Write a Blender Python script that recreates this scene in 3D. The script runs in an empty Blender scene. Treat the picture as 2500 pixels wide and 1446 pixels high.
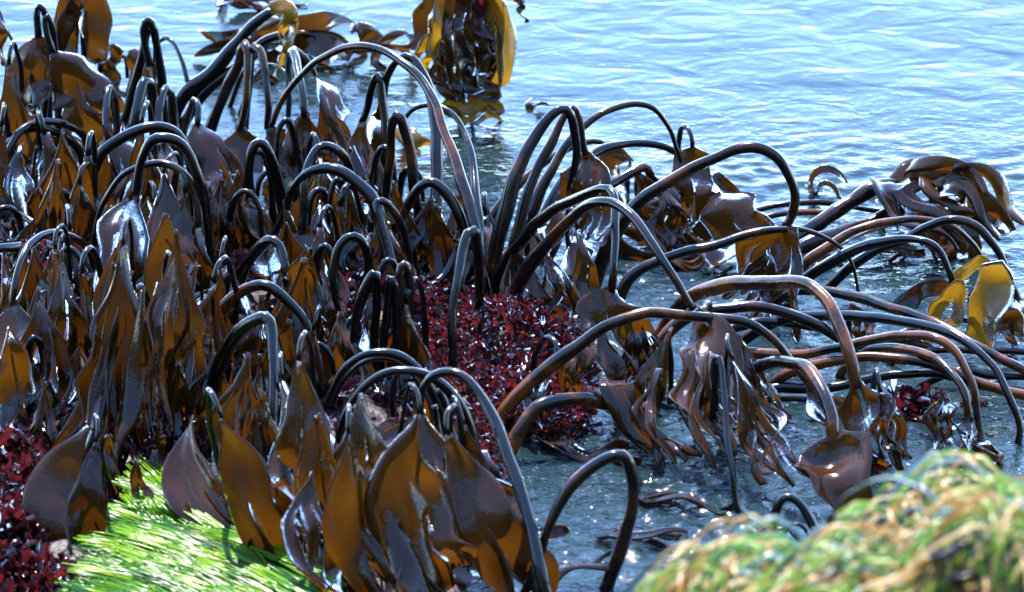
import bpy, bmesh, math, random
import numpy as np
from mathutils import Vector, noise
R = math.radians
sc = bpy.context.scene
# ------------------------------------------------------------------ camera, sky, sun, exposure
PITCH, DIST, TANW = R(22.0), 8.0, 0.25            # frame is 0.25 x distance wide (144 mm lens)
CAM = Vector((0, -DIST * math.cos(PITCH), DIST * math.sin(PITCH)))
cd = bpy.data.cameras.new('camera'); cam = bpy.data.objects.new('camera', cd)
sc.collection.objects.link(cam); sc.camera = cam
cam.location = CAM; cam.rotation_euler = (R(90) - PITCH, 0, 0)
cd.sensor_width = 36; cd.lens = 36 / TANW; cd.clip_end = 4000; cd.clip_start = 0.05
cd.dof.use_dof = True; cd.dof.focus_distance = 7.75; cd.dof.aperture_fstop = 5.2; cd.dof.aperture_blades = 7
SUN_EL, SUN_AZ = R(61), R(-16)                     # azimuth from +Y (ahead of the camera), negative = left
w = bpy.data.worlds.new('World'); sc.world = w; w.use_nodes = True
nt = w.node_tree; bg = nt.nodes['Background']; sky = nt.nodes.new('ShaderNodeTexSky')
sky.sky_type = 'NISHITA'; sky.sun_disc = False; sky.sun_elevation = SUN_EL; sky.sun_rotation = SUN_AZ
sky.air_density = 0.9; sky.dust_density = 0.0; sky.ozone_density = 5.0
nt.links.new(sky.outputs[0], bg.inputs[0]); bg.inputs[1].default_value = 0.15
sl = bpy.data.lights.new('sun', 'SUN'); so = bpy.data.objects.new('sun', sl); sc.collection.objects.link(so)
sl.energy = 3.2; sl.angle = R(0.5); sl.color = (1, 0.95, 0.87)
sdir = Vector((math.sin(SUN_AZ) * math.cos(SUN_EL), math.cos(SUN_AZ) * math.cos(SUN_EL), math.sin(SUN_EL)))
so.rotation_euler = sdir.to_track_quat('Z', 'Y').to_euler(); so.location = (0, 0, 6)
sc.view_settings.view_transform = 'Standard'; sc.view_settings.look = 'None'
sc.view_settings.gamma = 1; sc.view_settings.exposure = 3.05
sc.cycles.max_bounces = 8; sc.cycles.sample_clamp_indirect = 8

# ------------------------------------------------------------------ helpers
Fv = Vector((0, math.cos(PITCH), -math.sin(PITCH))); Uv = Vector((0, math.sin(PITCH), math.cos(PITCH)))
def ray(px, py):
    return Fv + Vector((1, 0, 0)) * ((px - 1250) / 2500 * TANW) + Uv * ((723 - py) / 2500 * TANW)
def at(px, py, Y):                                  # photo point -> world point standing at depth Y
    r = ray(px, py); return CAM + r * ((Y - CAM.y) / r.y)
def rowY(row, z=0.0):                               # depth of the ground seen at that row
    r = ray(1250, row); return CAM.y + r.y * (z - CAM.z) / r.z
def mpp(Y): return (Y - CAM.y) / math.cos(PITCH) * TANW / 2500
def lerp(a, b, t): return a + (b - a) * t
def sm(t): t = max(0, min(1, t)); return t * t * (3 - 2 * t)
def spline(p, step):
    P = [Vector(q) for q in p]
    if len(P) == 2: P = [P[0], (P[0] + P[1]) / 2, P[1]]
    P = [2 * P[0] - P[1]] + P + [2 * P[-1] - P[-2]]
    out = []
    for i in range(1, len(P) - 2):
        a, b, c, d = P[i - 1:i + 3]; n = max(1, int((c - b).length / step))
        for k in range(n):
            t = k / n
            out.append(0.5 * ((2 * b) + (c - a) * t + (2 * a - 5 * b + 4 * c - d) * t * t + (3 * b - a - 3 * c + d) * t ** 3))
    out.append(P[-2]); return out
def cum(P):
    s = [0]
    for a, b in zip(P, P[1:]): s.append(s[-1] + (b - a).length)
    L = s[-1] or 1; return [q / L for q in s]
def link(name, me, mat, parent=None, label=None, cat=None, group=None, kind=None, smooth=True):
    o = bpy.data.objects.new(name, me); sc.collection.objects.link(o)
    if mat: me.materials.append(mat)
    if smooth: me.polygons.foreach_set('use_smooth', [True] * len(me.polygons))
    if parent: o.parent = parent
    for k, v in (('label', label), ('category', cat), ('group', group), ('kind', kind)):
        if v: o[k] = v
    return o
def mesh(name, vs, fs):
    me = bpy.data.meshes.new(name); me.from_pydata([tuple(v) for v in vs], [], fs); me.update(); return me

# ------------------------------------------------------------------ materials
def mat(name):
    m = bpy.data.materials.new(name); m.use_nodes = True; n = m.node_tree.nodes
    for x in list(n): n.remove(x)
    return m, n, m.node_tree.links
def node(n, t, **kw):
    x = n.new(t)
    for k, v in kw.items():
        if k in ('loc',): continue
        if hasattr(x, k): setattr(x, k, v)
        else: x.inputs[k].default_value = v
    return x
def ramp(n, stops):
    r = n.new('ShaderNodeValToRGB'); e = r.color_ramp.elements
    while len(e) < len(stops): e.new(0.5)
    for q, (p, c) in zip(e, stops): q.position = p; q.color = (*c, 1)
    return r
def stipe_mat(name, lo, hi, dark, light):
    m, n, l = mat(name); out = n.new('ShaderNodeOutputMaterial')
    tc = n.new('ShaderNodeTexCoord'); oi = n.new('ShaderNodeObjectInfo')
    nz = n.new('ShaderNodeTexNoise'); nz.noise_dimensions = '4D'; nz.inputs['Scale'].default_value = 9; nz.inputs['Detail'].default_value = 6; nz.inputs['Roughness'].default_value = .62
    mp = n.new('ShaderNodeMath'); mp.operation = 'MULTIPLY'; mp.inputs[1].default_value = 40
    l.new(oi.outputs['Random'], mp.inputs[0]); l.new(mp.outputs[0], nz.inputs['W']); l.new(tc.outputs['Object'], nz.inputs['Vector'])
    r = ramp(n, [(lo, dark), ((lo + hi) / 2, tuple(0.5 * a + 0.25 * b for a, b in zip(dark, light))), (hi, light)])
    l.new(nz.outputs['Fac'], r.inputs['Fac'])
    p = n.new('ShaderNodeBsdfPrincipled'); l.new(r.outputs[0], p.inputs['Base Color'])
    p.inputs['Roughness'].default_value = .24; p.inputs['IOR'].default_value = 1.36; p.inputs['Specular IOR Level'].default_value = .16
    p.inputs['Coat Weight'].default_value = .72; p.inputs['Coat Roughness'].default_value = .06; p.inputs['Coat IOR'].default_value = 1.42
    n2 = n.new('ShaderNodeTexNoise'); n2.inputs['Scale'].default_value = 90; n2.inputs['Detail'].default_value = 3
    l.new(tc.outputs['Object'], n2.inputs['Vector'])
    b = n.new('ShaderNodeBump'); b.inputs['Strength'].default_value = .25; b.inputs['Distance'].default_value = .002
    l.new(n2.outputs['Fac'], b.inputs['Height']); l.new(b.outputs[0], p.inputs['Normal']); l.new(b.outputs[0], p.inputs['Coat Normal'])
    l.new(p.outputs[0], out.inputs[0]); return m
M = {}
M['dark'] = stipe_mat('stipe_dark', .56, .68, (.0015, .0012, .0012), (.035, .011, .004))
M['brown'] = stipe_mat('stipe_brown', .47, .62, (.002, .0015, .0015), (.045, .013, .003))
M['orange'] = stipe_mat('stipe_orange', .43, .57, (.003, .0018, .0015), (.075, .024, .003))
def blade_mat(name, dif, trl, tfac, rough=.022, gl=1.0):
    m, n, l = mat(name); out = n.new('ShaderNodeOutputMaterial')
    tc = n.new('ShaderNodeTexCoord'); oi = n.new('ShaderNodeObjectInfo')
    mp = n.new('ShaderNodeMath'); mp.operation = 'MULTIPLY'; mp.inputs[1].default_value = 30
    l.new(oi.outputs['Random'], mp.inputs[0])
    nz = n.new('ShaderNodeTexNoise'); nz.noise_dimensions = '4D'; nz.inputs['Scale'].default_value = 14; nz.inputs['Detail'].default_value = 5
    l.new(tc.outputs['Object'], nz.inputs['Vector']); l.new(mp.outputs[0], nz.inputs['W'])
    r1 = ramp(n, [(.32, tuple(.4 * c for c in dif)), (.5, tuple(.75 * c for c in dif)), (.72, tuple(1.25 * c for c in dif))]); r2 = ramp(n, [(.3, tuple(.6 * c for c in trl)), (.7, trl)])
    l.new(nz.outputs['Fac'], r1.inputs[0]); l.new(nz.outputs['Fac'], r2.inputs[0])
    d = n.new('ShaderNodeBsdfDiffuse'); t = n.new('ShaderNodeBsdfTranslucent'); g = n.new('ShaderNodeBsdfGlossy')
    l.new(r1.outputs[0], d.inputs[0]); l.new(r2.outputs[0], t.inputs[0]); g.inputs['Roughness'].default_value = rough
    g.inputs['Color'].default_value = (gl, gl, gl, 1)
    n2 = n.new('ShaderNodeTexNoise'); n2.inputs['Scale'].default_value = 22; n2.inputs['Detail'].default_value = 4; n2.inputs['Roughness'].default_value = .45
    n3 = n.new('ShaderNodeTexNoise'); n3.inputs['Scale'].default_value = 160; n3.inputs['Detail'].default_value = 2
    l.new(tc.outputs['Object'], n2.inputs['Vector']); l.new(tc.outputs['Object'], n3.inputs['Vector'])
    b = n.new('ShaderNodeBump'); b.inputs['Strength'].default_value = .3; b.inputs['Distance'].default_value = .005
    b2 = n.new('ShaderNodeBump'); b2.inputs['Strength'].default_value = .5; b2.inputs['Distance'].default_value = .0016
    l.new(n2.outputs['Fac'], b.inputs['Height']); l.new(n3.outputs['Fac'], b2.inputs['Height']); l.new(b.outputs[0], b2.inputs['Normal'])
    for s in (d, g): l.new(b2.outputs[0], s.inputs['Normal'])
    f = n.new('ShaderNodeFresnel'); f.inputs['IOR'].default_value = 1.33; l.new(b2.outputs[0], f.inputs['Normal'])
    m1 = n.new('ShaderNodeMixShader'); m1.inputs[0].default_value = tfac; l.new(d.outputs[0], m1.inputs[1]); l.new(t.outputs[0], m1.inputs[2])
    m2 = n.new('ShaderNodeMixShader'); l.new(f.outputs[0], m2.inputs[0]); l.new(m1.outputs[0], m2.inputs[1]); l.new(g.outputs[0], m2.inputs[2])
    l.new(m2.outputs[0], out.inputs[0]); return m
M['amber'] = blade_mat('blade_amber', (.036, .0135, .0016), (.064, .0225, .0017), .48)
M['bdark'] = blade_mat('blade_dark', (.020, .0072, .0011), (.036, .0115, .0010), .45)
M['mauve'] = blade_mat('blade_mauve', (.038, .0150, .0032), (.060, .022, .0022), .45, .03)
M['yellow'] = blade_mat('blade_yellow', (.12, .062, .005), (.19, .100, .006), .5)
M['red'] = blade_mat('red_algae', (.036, .005, .009), (.085, .009, .013), .42, .09, .8)
M['purple'] = blade_mat('purple_algae', (.010, .004, .008), (.018, .005, .010), .4, .2, .45)

def water_mat():
    m, n, l = mat('sea_water'); out = n.new('ShaderNodeOutputMaterial'); p = n.new('ShaderNodeBsdfPrincipled')
    p.inputs['Base Color'].default_value = (.004, .010, .012, 1); p.inputs['Roughness'].default_value = .035; p.inputs['IOR'].default_value = 1.36
    tc = n.new('ShaderNodeTexCoord')
    mpn = n.new('ShaderNodeMapping'); mpn.inputs['Scale'].default_value = (1, 1.5, 1); mpn.inputs['Rotation'].default_value = (0, 0, R(-12))
    l.new(tc.outputs['Object'], mpn.inputs[0])
    a = n.new('ShaderNodeTexNoise'); a.inputs['Scale'].default_value = 7; a.inputs['Detail'].default_value = 3; a.inputs['Distortion'].default_value = .6
    c = n.new('ShaderNodeTexNoise'); c.inputs['Scale'].default_value = 34; c.inputs['Detail'].default_value = 3; c.inputs['Distortion'].default_value = 1.0
    l.new(mpn.outputs[0], a.inputs['Vector']); l.new(mpn.outputs[0], c.inputs['Vector'])
    b1 = n.new('ShaderNodeBump'); sx = n.new('ShaderNodeSeparateXYZ'); l.new(tc.outputs['Object'], sx.inputs[0])
    mr = n.new('ShaderNodeMapRange'); mr.inputs['From Min'].default_value = 1.4; mr.inputs['From Max'].default_value = -.1; mr.inputs['To Min'].default_value = .35; mr.inputs['To Max'].default_value = 2.2; l.new(sx.outputs['Y'], mr.inputs['Value'])
    mm = n.new('ShaderNodeMath'); mm.operation = 'MULTIPLY'; l.new(mr.outputs[0], mm.inputs[0]); l.new(c.outputs['Fac'], mm.inputs[1])
    b1.inputs['Strength'].default_value = 1; b1.inputs['Distance'].default_value = .007
    b2 = n.new('ShaderNodeBump'); b2.inputs['Strength'].default_value = 1; b2.inputs['Distance'].default_value = .002
    l.new(a.outputs['Fac'], b1.inputs['Height']); l.new(mm.outputs[0], b2.inputs['Height']); l.new(b1.outputs[0], b2.inputs['Normal'])
    l.new(b2.outputs[0], p.inputs['Normal']); l.new(p.outputs[0], out.inputs[0]); return m
M['water'] = water_mat()
def rock_mat():
    m, n, l = mat('wet_rock'); out = n.new('ShaderNodeOutputMaterial'); p = n.new('ShaderNodeBsdfPrincipled')
    tc = n.new('ShaderNodeTexCoord'); a = n.new('ShaderNodeTexNoise'); a.inputs['Scale'].default_value = 18; a.inputs['Detail'].default_value = 8
    l.new(tc.outputs['Object'], a.inputs['Vector'])
    r = ramp(n, [(.3, (.003, .002, .003)), (.5, (.009, .004, .007)), (.62, (.02, .010, .02)), (.75, (.045, .035, .035))])
    l.new(a.outputs['Fac'], r.inputs[0]); l.new(r.outputs[0], p.inputs['Base Color']); p.inputs['Roughness'].default_value = .5; p.inputs['Specular IOR Level'].default_value = .2
    b = n.new('ShaderNodeBump'); b.inputs['Strength'].default_value = 1; b.inputs['Distance'].default_value = .02
    l.new(a.outputs['Fac'], b.inputs['Height']); l.new(b.outputs[0], p.inputs['Normal']); l.new(p.outputs[0], out.inputs[0]); return m
M['rock'] = rock_mat()
def shore_mat():
    m, n, l = mat('shore_rock'); out = n.new('ShaderNodeOutputMaterial'); p = n.new('ShaderNodeBsdfPrincipled'); p.inputs['Roughness'].default_value = .8
    tc = n.new('ShaderNodeTexCoord'); a = n.new('ShaderNodeTexNoise'); a.inputs['Scale'].default_value = .8; a.inputs['Detail'].default_value = 8; l.new(tc.outputs['Object'], a.inputs['Vector'])
    r = ramp(n, [(.3, (.008, .006, .005)), (.7, (.035, .025, .018))]); l.new(a.outputs['Fac'], r.inputs[0]); l.new(r.outputs[0], p.inputs['Base Color']); l.new(p.outputs[0], out.inputs[0]); return m
M['shore'] = shore_mat()
def grass_mat(name, rough, spec):
    m, n, l = mat(name); out = n.new('ShaderNodeOutputMaterial')
    at_ = n.new('ShaderNodeAttribute'); at_.attribute_name = 'tint'
    p = n.new('ShaderNodeBsdfPrincipled'); l.new(at_.outputs['Color'], p.inputs['Base Color']); p.inputs['Roughness'].default_value = rough; p.inputs['IOR'].default_value = 1.36; p.inputs['Specular IOR Level'].default_value = spec
    t = n.new('ShaderNodeBsdfTranslucent'); l.new(at_.outputs['Color'], t.inputs[0])
    x = n.new('ShaderNodeMixShader'); x.inputs[0].default_value = .35; l.new(p.outputs[0], x.inputs[1]); l.new(t.outputs[0], x.inputs[2])
    l.new(x.outputs[0], out.inputs[0]); return m
M['grass'] = grass_mat('sea_grass', .22, .22); M['grass2'] = grass_mat('mound_grass', .34, .35)

# ------------------------------------------------------------------ setting: water, rock shelf, near boulder
def water():
    xs = np.concatenate([[-900, -200, -40, -10, -4], np.linspace(-2, -.45, 60), np.arange(-.44, 1.6, .006), np.linspace(1.62, 2.2, 20), [4, 10, 40, 200, 900]])
    ys = np.concatenate([[-60, -20, -8, -5], np.linspace(-2.6, -1.5, 20), np.arange(-1.48, 1.2, .0065), np.linspace(1.22, 3.6, 150), [5, 8, 14, 30, 90, 300, 1500]])
    rnd = random.Random(3); wv = []
    for k in range(26):
        lam = rnd.choice([.09, .12, .17, .25, .38, .55]) * rnd.uniform(.8, 1.2); th = R(rnd.gauss(82, 26)); wv.append((2 * math.pi / lam * math.cos(th), 2 * math.pi / lam * math.sin(th), rnd.uniform(0, 6.3), lam * .00065))
    X, Y = np.meshgrid(xs, ys); Z = np.zeros_like(X)
    for kx, ky, ph, a in wv: Z += a * np.sin(kx * X + ky * Y + ph + 1.3 * np.sin(1.7 * X + 2.1 * Y + ph))
    S = np.zeros_like(X); wx = X + .03 * np.sin(5 * X + 7 * Y) + .012 * np.sin(19 * Y - 11 * X); wy = Y + .03 * np.sin(6 * X - 8 * Y + 1) + .012 * np.sin(17 * X + 13 * Y)
    for k in range(34):
        lam = rnd.uniform(.028, .075); th = R(rnd.gauss(85, 42)); S += lam * .0115 * np.sin(2 * math.pi / lam * (math.cos(th) * wx + math.sin(th) * wy) + rnd.uniform(0, 6.3))
    t = np.clip((1.1 - Y) / .75, 0, 1) * np.clip((X + .5) / .15, 0, 1) * np.clip((1.6 - X) / .1, 0, 1) * np.clip((Y + 1.5) / .1, 0, 1)
    patch = .55 + .45 * np.sin(4.1 * X + 2.2 * np.sin(3 * Y)) * np.sin(5.3 * Y + 1.7 * X); Z += S * t * patch
    Z *= (np.abs(X) < 3) * (np.abs(Y) < 5)
    vs = np.stack([X, Y, Z], -1).reshape(-1, 3).tolist(); W_ = len(xs)
    fs = [(j * W_ + i, j * W_ + i + 1, (j + 1) * W_ + i + 1, (j + 1) * W_ + i) for j in range(len(ys) - 1) for i in range(W_ - 1)]
    link('water', mesh('water', vs, fs), M['water'], kind='structure', label='rippled blue sea surface round the kelp')
water()
def inpoly(x, y, poly):
    c = False; j = len(poly) - 1
    for i in range(len(poly)):
        (xi, yi), (xj, yj) = poly[i], poly[j]
        if (yi > y) != (yj > y) and x < (xj - xi) * (y - yi) / (yj - yi) + xi: c = not c
        j = i
    return c
# blobs of reef: (photo x, ground row, radius x m, radius y m, height m)
REEF = [(120, 420, .45, .35, .05), (380, 520, .35, .35, .045), (150, 760, .5, .4, .06), (480, 800, .35, .4, .06), (760, 700, .28, .32, .05), (980, 760, .22, .28, .055),
        (1220, 880, .20, .26, .055), (1150, 1000, .16, .16, .03), (900, 1050, .3, .3, .05), (300, 1100, .55, .35, .05), (700, 1250, .45, .3, .04), (100, 1400, .5, .3, .05), (500, 1450, .5, .3, .03), (1000, 1400, .25, .25, .03)]
def reef_z(x, y):
    z = -.12
    for px, row, rx, ry, h in REEF:
        Y = rowY(row); X = at(px, row, Y).x; d = ((x - X) / rx) ** 2 + ((y - Y) / ry) ** 2
        z = max(z, lerp(h, -.12, sm(d ** .5 * .62)))
    return z + .022 * noise.noise(Vector((x * 9, y * 9, 1))) + .01 * noise.noise(Vector((x * 27, y * 27, 4)))
def reef():
    xs = np.linspace(-1.9, .75, 170); ys = np.linspace(-2.2, 1.7, 210); W_ = len(xs)
    vs = [(x, y, reef_z(x, y)) for y in ys for x in xs]
    fs = [(j * W_ + i, j * W_ + i + 1, (j + 1) * W_ + i + 1, (j + 1) * W_ + i) for j in range(len(ys) - 1) for i in range(W_ - 1)]
    link('reef_rock', mesh('reef_rock', vs, fs), M['rock'], kind='structure', label='dark purple rock shelf under the kelp')
reef()

def shore():
    xs = np.linspace(-60, 60, 90); ys = np.linspace(-40, -9.5, 40); W_ = len(xs)
    vs = [(x, y, -.6 + 20 * sm((-11 - y) / 13) * (.75 + .35 * noise.noise(Vector((x * .09, y * .05, 3)))) + 1.3 * noise.noise(Vector((x * .35, y * .35, 1))) * sm((-9.5 - y) / 4)) for y in ys for x in xs]
    fs = [(j * W_ + i, j * W_ + i + 1, (j + 1) * W_ + i + 1, (j + 1) * W_ + i) for j in range(len(ys) - 1) for i in range(W_ - 1)]
    link('shore_rock', mesh('shore_rock', vs, fs), M['shore'], kind='structure', label='rocky shore rising behind the viewpoint')
shore()
# ------------------------------------------------------------------ kelp builders
def tube(P, rad, sides=12, flat=1.0):
    n = len(P); vs = []; fs = []; up = None
    for i in range(n):
        T = (P[min(n - 1, i + 1)] - P[max(0, i - 1)]).normalized()
        if up is None: up = T.orthogonal().normalized()
        up = (up - T * up.dot(T)).normalized(); sd = T.cross(up)
        for k in range(sides):
            a = 2 * math.pi * k / sides; vs.append(P[i] + (up * math.cos(a) + sd * math.sin(a) * flat) * rad[i])
    for i in range(n - 1):
        for k in range(sides):
            a = i * sides + k; b = i * sides + (k + 1) % sides; fs.append((a, b, b + sides, a + sides))
    fs.append(tuple(range(sides - 1, -1, -1))); fs.append(tuple((n - 1) * sides + k for k in range(sides)))
    return vs, fs
def make_stipe(P, r0, r1, parent, m, rnd, origin):
    s = cum(P); ph = rnd.uniform(0, 9); r0 *= .93; r1 *= .93
    if len(P) > 12:                                   # slight kinks along the stalk
        P = [p + .0022 * Vector((noise.noise(p * 16), noise.noise(p * 16 + Vector((9, 0, 0))), noise.noise(p * 16 + Vector((0, 9, 0))))) * min(1, min(i, len(P) - 1 - i) / 5) * 1.6 for i, p in enumerate(P)]
    rad = [lerp(r0, r1, sm(t) * .6 + t * .4) * (1 + .09 * noise.noise(Vector((t * 7, ph, 0))) + .06 * math.sin(t * 11 + ph) + .04 * math.sin(t * 29 + ph)) for t in s]
    vs, fs = tube([p - origin for p in P], rad)
    return link('stipe', mesh('stipe', vs, fs), M[m], parent)
def make_blade(C, W, K, parent, m, rnd, origin, w0, tw=None, split=.3, cup=None, div=None, name='blade', tip=.8, mer=.25):
    """C: 3-D centre line, W: full width in metres, K: number of straps the blade splits into."""
    n = len(C); s = cum(C); vs = []; fs = []
    tw = tw if tw is not None else (rnd.uniform(-25, 25), rnd.uniform(-55, 55)); cup = cup if cup is not None else rnd.uniform(-.22, .22)
    div = div if div is not None else rnd.uniform(.02, .28); ph = rnd.uniform(0, 6.3); ph2 = rnd.uniform(0, 6.3)
    frames = []
    for i in range(n):
        T = (C[min(n - 1, i + 1)] - C[max(0, i - 1)]).normalized(); V = (CAM - C[i]).normalized()
        L = T.cross(V); L = L.normalized() if L.length > .2 else (frames[-1][0] if frames else Vector((1, 0, 0)))
        if frames:
            if L.dot(frames[-1][0]) < 0: L = -L
            L = (L * .35 + frames[-1][0] * .65); L = (L - T * L.dot(T)).normalized()
        N = L.cross(T).normalized(); frames.append((L, N, T))
    def fr(v):
        x = min(max(v, 0), 1); lo = 0; hi = n - 1
        while hi - lo > 1:
            md = (lo + hi) // 2
            if s[md] <= x: lo = md
            else: hi = md
        t = (x - s[lo]) / max(1e-9, s[hi] - s[lo]); a, b = frames[lo], frames[hi]
        return C[lo].lerp(C[hi], t), (a[0].lerp(b[0], t)).normalized(), (a[1].lerp(b[1], t)).normalized()
    total = sum((b - a).length for a, b in zip(C, C[1:])); rows = max(14, int(total / .011)); m_ = 6 if K <= 2 else 4
    ends = [rnd.uniform(.78, 1) if K > 1 else 1 for _ in range(K)]; sp = [split + rnd.uniform(-.06, .14) for _ in range(K + 1)]
    for k in range(K):
        s0, s1 = -1 + 2 * k / K, -1 + 2 * (k + 1) / K; scn = (s0 + s1) / 2; b0 = R(rnd.uniform(-75, 75)); dz = rnd.uniform(-1, 1); wx = rnd.uniform(-1, 1); wf = rnd.uniform(3, 7); base = len(vs); vsp = (sp[k] + sp[k + 1]) / 2 if K > 1 else 9
        for j in range(rows + 1):
            v = j / rows; t = max(0, (v - vsp) / (1 - vsp)) if vsp < 1 else 0
            vv = v if t == 0 else lerp(vsp, ends[k], t)
            P, L, N = fr(vv); ang = R(lerp(tw[0], tw[1], sm(v))) + .25 * math.sin(v * 5 + ph)
            L2 = L * math.cos(ang) + N * math.sin(ang); N2 = N * math.cos(ang) - L * math.sin(ang)
            wd = lerp(w0, W, sm(v / mer) ** (.7 if K <= 2 else 1)) if v < mer else W * (1 + .07 * math.sin(v * 13 + ph))
            if K == 1: wd *= lerp(1, tip, max(0, (v - .45) / .55)) * (1 if v < .9 else math.sqrt(max(0.02, 1 - ((v - .9) / .1) ** 2)))
            wd0 = wd; tap = 1 + .45 * t; tap *= (1 if t < .5 else lerp(1, .3, ((t - .5) / .5) ** 2.2)); bb = b0 * sm(t)
            for q in range(m_ + 1):
                ss = lerp(s0, s1, q / m_); ds = ss - scn; wd = wd0 * (1 + .26 * abs(ss) * noise.noise(Vector((v * total * 9, ph + (5 if ss > 0 else 0), 1))) * sm(v * 3) * 1.6)
                o = L2 * ((scn * (1 + div * t)) * wd / 2) + (L2 * math.cos(bb) + N2 * math.sin(bb)) * (ds * (tap if K > 1 else 1) * wd / 2)
                o += N2 * (cup * wd * ss * ss * (1 - t * .6) + .08 * wd * abs(ss) ** 3 * math.sin(v * total * (30 if ss > 0 else 23) + ph2 + 2 * ss) * sm(v * 2.5) + .10 * wd * (1 - t) * noise.noise(Vector((ss * 1.3 + ph, v * total * 7, 3))) + dz * .05 * t + .035 * (1 if K > 2 else .5) * wd * math.sin(ss * (8 if K > 2 else 4.5) + ph + 1.5 * v) * sm(v * 2.5))
                if K > 1: o += N2 * (.10 * wd * ((ds * K) ** 2 - 1) * t)
                o += L2 * (wx * .016 * math.sin(wf * t) * (t > 0)) + N2 * (.010 * math.sin(v * 9 + ph + ss))
                vs.append(P + o - origin)
        for j in range(rows):
            for q in range(m_):
                a = base + j * (m_ + 1) + q; fs.append((a, a + 1, a + m_ + 2, a + m_ + 1))
    me = mesh(name, vs, fs)
    bm = bmesh.new(); bm.from_mesh(me); bmesh.ops.remove_doubles(bm, verts=bm.verts, dist=2e-5); bmesh.ops.recalc_face_normals(bm, faces=bm.faces); bm.to_mesh(me); bm.free()
    o = link(name, me, M[m], parent)
    so_ = o.modifiers.new('edge', 'SOLIDIFY'); so_.thickness = .0026; so_.offset = 0; so_.use_rim = True; so_.use_rim_only = True
    return o
NK = [0]
def kelp(label, st=None, w=(24, 16), m='dark', bl=None, W=70, K=1, bm='amber', rt=None, re=None, rb=None, group='arching stalked kelp on the reef', cat='kelp', more=(), name='kelp_plant', **kw):
    """st: stipe points in the photo from holdfast to tip; bl: blade points from the tip; rb/rt/re: ground rows under base, tip and blade end."""
    NK[0] += 1; rnd = random.Random(NK[0] * 7 + 1)
    big = bool(bl) and bl[-1][1] > 1290 and bl[0][0] > 420
    if big and not st: kw.setdefault('mer', .38)
    if bl and W >= 55 and K < 4 and not big and 'tw' not in kw and abs(bl[-1][1] - bl[0][1]) > abs(bl[-1][0] - bl[0][0]): K += rnd.choice([1, 2, 2])
    if st: rb = rb or st[0][1]
    if bl:
        ys, ye = bl[0][1], bl[-1][1]; d = ye - .35 * (ye - ys); 
        if rt is None: rt = max(rb or 0, d)
        if re is None: re = max(rt, ye)
    elif rt is None: rt = max(rb, st[-1][1])
    if rb is None: rb = rt - 40
    Yt = rowY(rt); Ye = rowY(re) if bl else Yt; Yb = rowY(rb)
    root = bpy.data.objects.new(name, None); sc.collection.objects.link(root); root.empty_display_size = .02
    if st:
        pp = spline([(x, y, 0) for x, y in st], 11); s = cum(pp); P = [at(p.x, p.y, lerp(Yb, Yt, sm(t))) for p, t in zip(pp, s)]
        P = [P[0] + (P[0] - P[1]).normalized() * .02 + Vector((0, 0, -.045)), P[0] + (P[0] - P[1]).normalized() * .015 + Vector((0, 0, -.018))] + P
    else:                                            # stalk hidden behind its own blade
        p0 = at(bl[0][0], bl[0][1], Yt); g = Vector((p0.x + rnd.uniform(-.03, .03), p0.y + .13, -.02))
        hk = min(.05, p0.z * .6 + .01); fold = [p0 + Vector((rnd.uniform(-.01, .01), .075, -hk)), p0 + Vector((0, .045, -.008))]
        hang = abs(bl[-1][1] - bl[0][1]) > 1.1 * abs(bl[-1][0] - bl[0][0]) and group != 'kelp afloat beyond the reef' and 'floating' not in name
        sw = rnd.uniform(10, 15); loop = rnd.random() < .3
        if hang:
            q0 = at(bl[1][0], bl[1][1], Yt); sx = rnd.uniform(-.03, .03); up_ = (p0 - q0).normalized(); w = (sw * 1.5, sw if loop else 7)
            P = spline([g, g.lerp(p0, .6) + Vector((0, .03, 0)), p0 + Vector((sx * .3, .03, -.02)), at(lerp(bl[0][0], bl[1][0], .18), lerp(bl[0][1], bl[1][1], .18), Yt) + Vector((0, .006, 0))], .01) if not loop else spline([g, g.lerp(p0, .7) + Vector((sx, .05, 0)), p0 + Vector((sx * .8, .045, .012)) + up_ * .012, p0 + Vector((sx * .3, .018, .006)) + up_ * .026, p0 + up_ * .012, p0], .008)
        else: P = spline([g, g.lerp(fold[0], .6) + Vector((0, .02, .0)), fold[0]], .012)
    org = Vector(P[0]); root.location = org
    root['label'] = label; root['category'] = cat; root['group'] = group
    make_stipe(P, w[0] / 2 * mpp(Yb), w[1] / 2 * mpp(Yt), root, m, rnd, org)
    if bl:
        pp = spline([(x, y, 0) for x, y in bl], 13); s = cum(pp); C = [at(p.x, p.y, lerp(Yt, Ye, t)) for p, t in zip(pp, s)]
        if not st and not hang: C = spline(fold + [C[0]] , .012)[:-1] + C; kw.setdefault('mer', .16)
        if not st and hang: kw.setdefault('mer', rnd.uniform(.4, .7))
        make_blade(C, W * mpp(Yt), K, root, bm, rnd, org, w[1] * mpp(Yt) if st or hang else W * .35 * mpp(Yt), **kw)
    for e in more:                                   # further blades of the same plant: (points, W, K, material, row start, row end)
        Ya, Yz = rowY(e[4]), rowY(e[5]); pp = spline([(x, y, 0) for x, y in e[0]], 13); s = cum(pp)
        C = [at(p.x, p.y, lerp(Ya, Yz, t)) for p, t in zip(pp, s)]
        make_blade(C, e[1] * mpp(Ya), e[2], root, e[3], rnd, org, (e[6] if len(e) > 6 else w[1]) * mpp(Ya), **kw)
    return root
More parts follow.
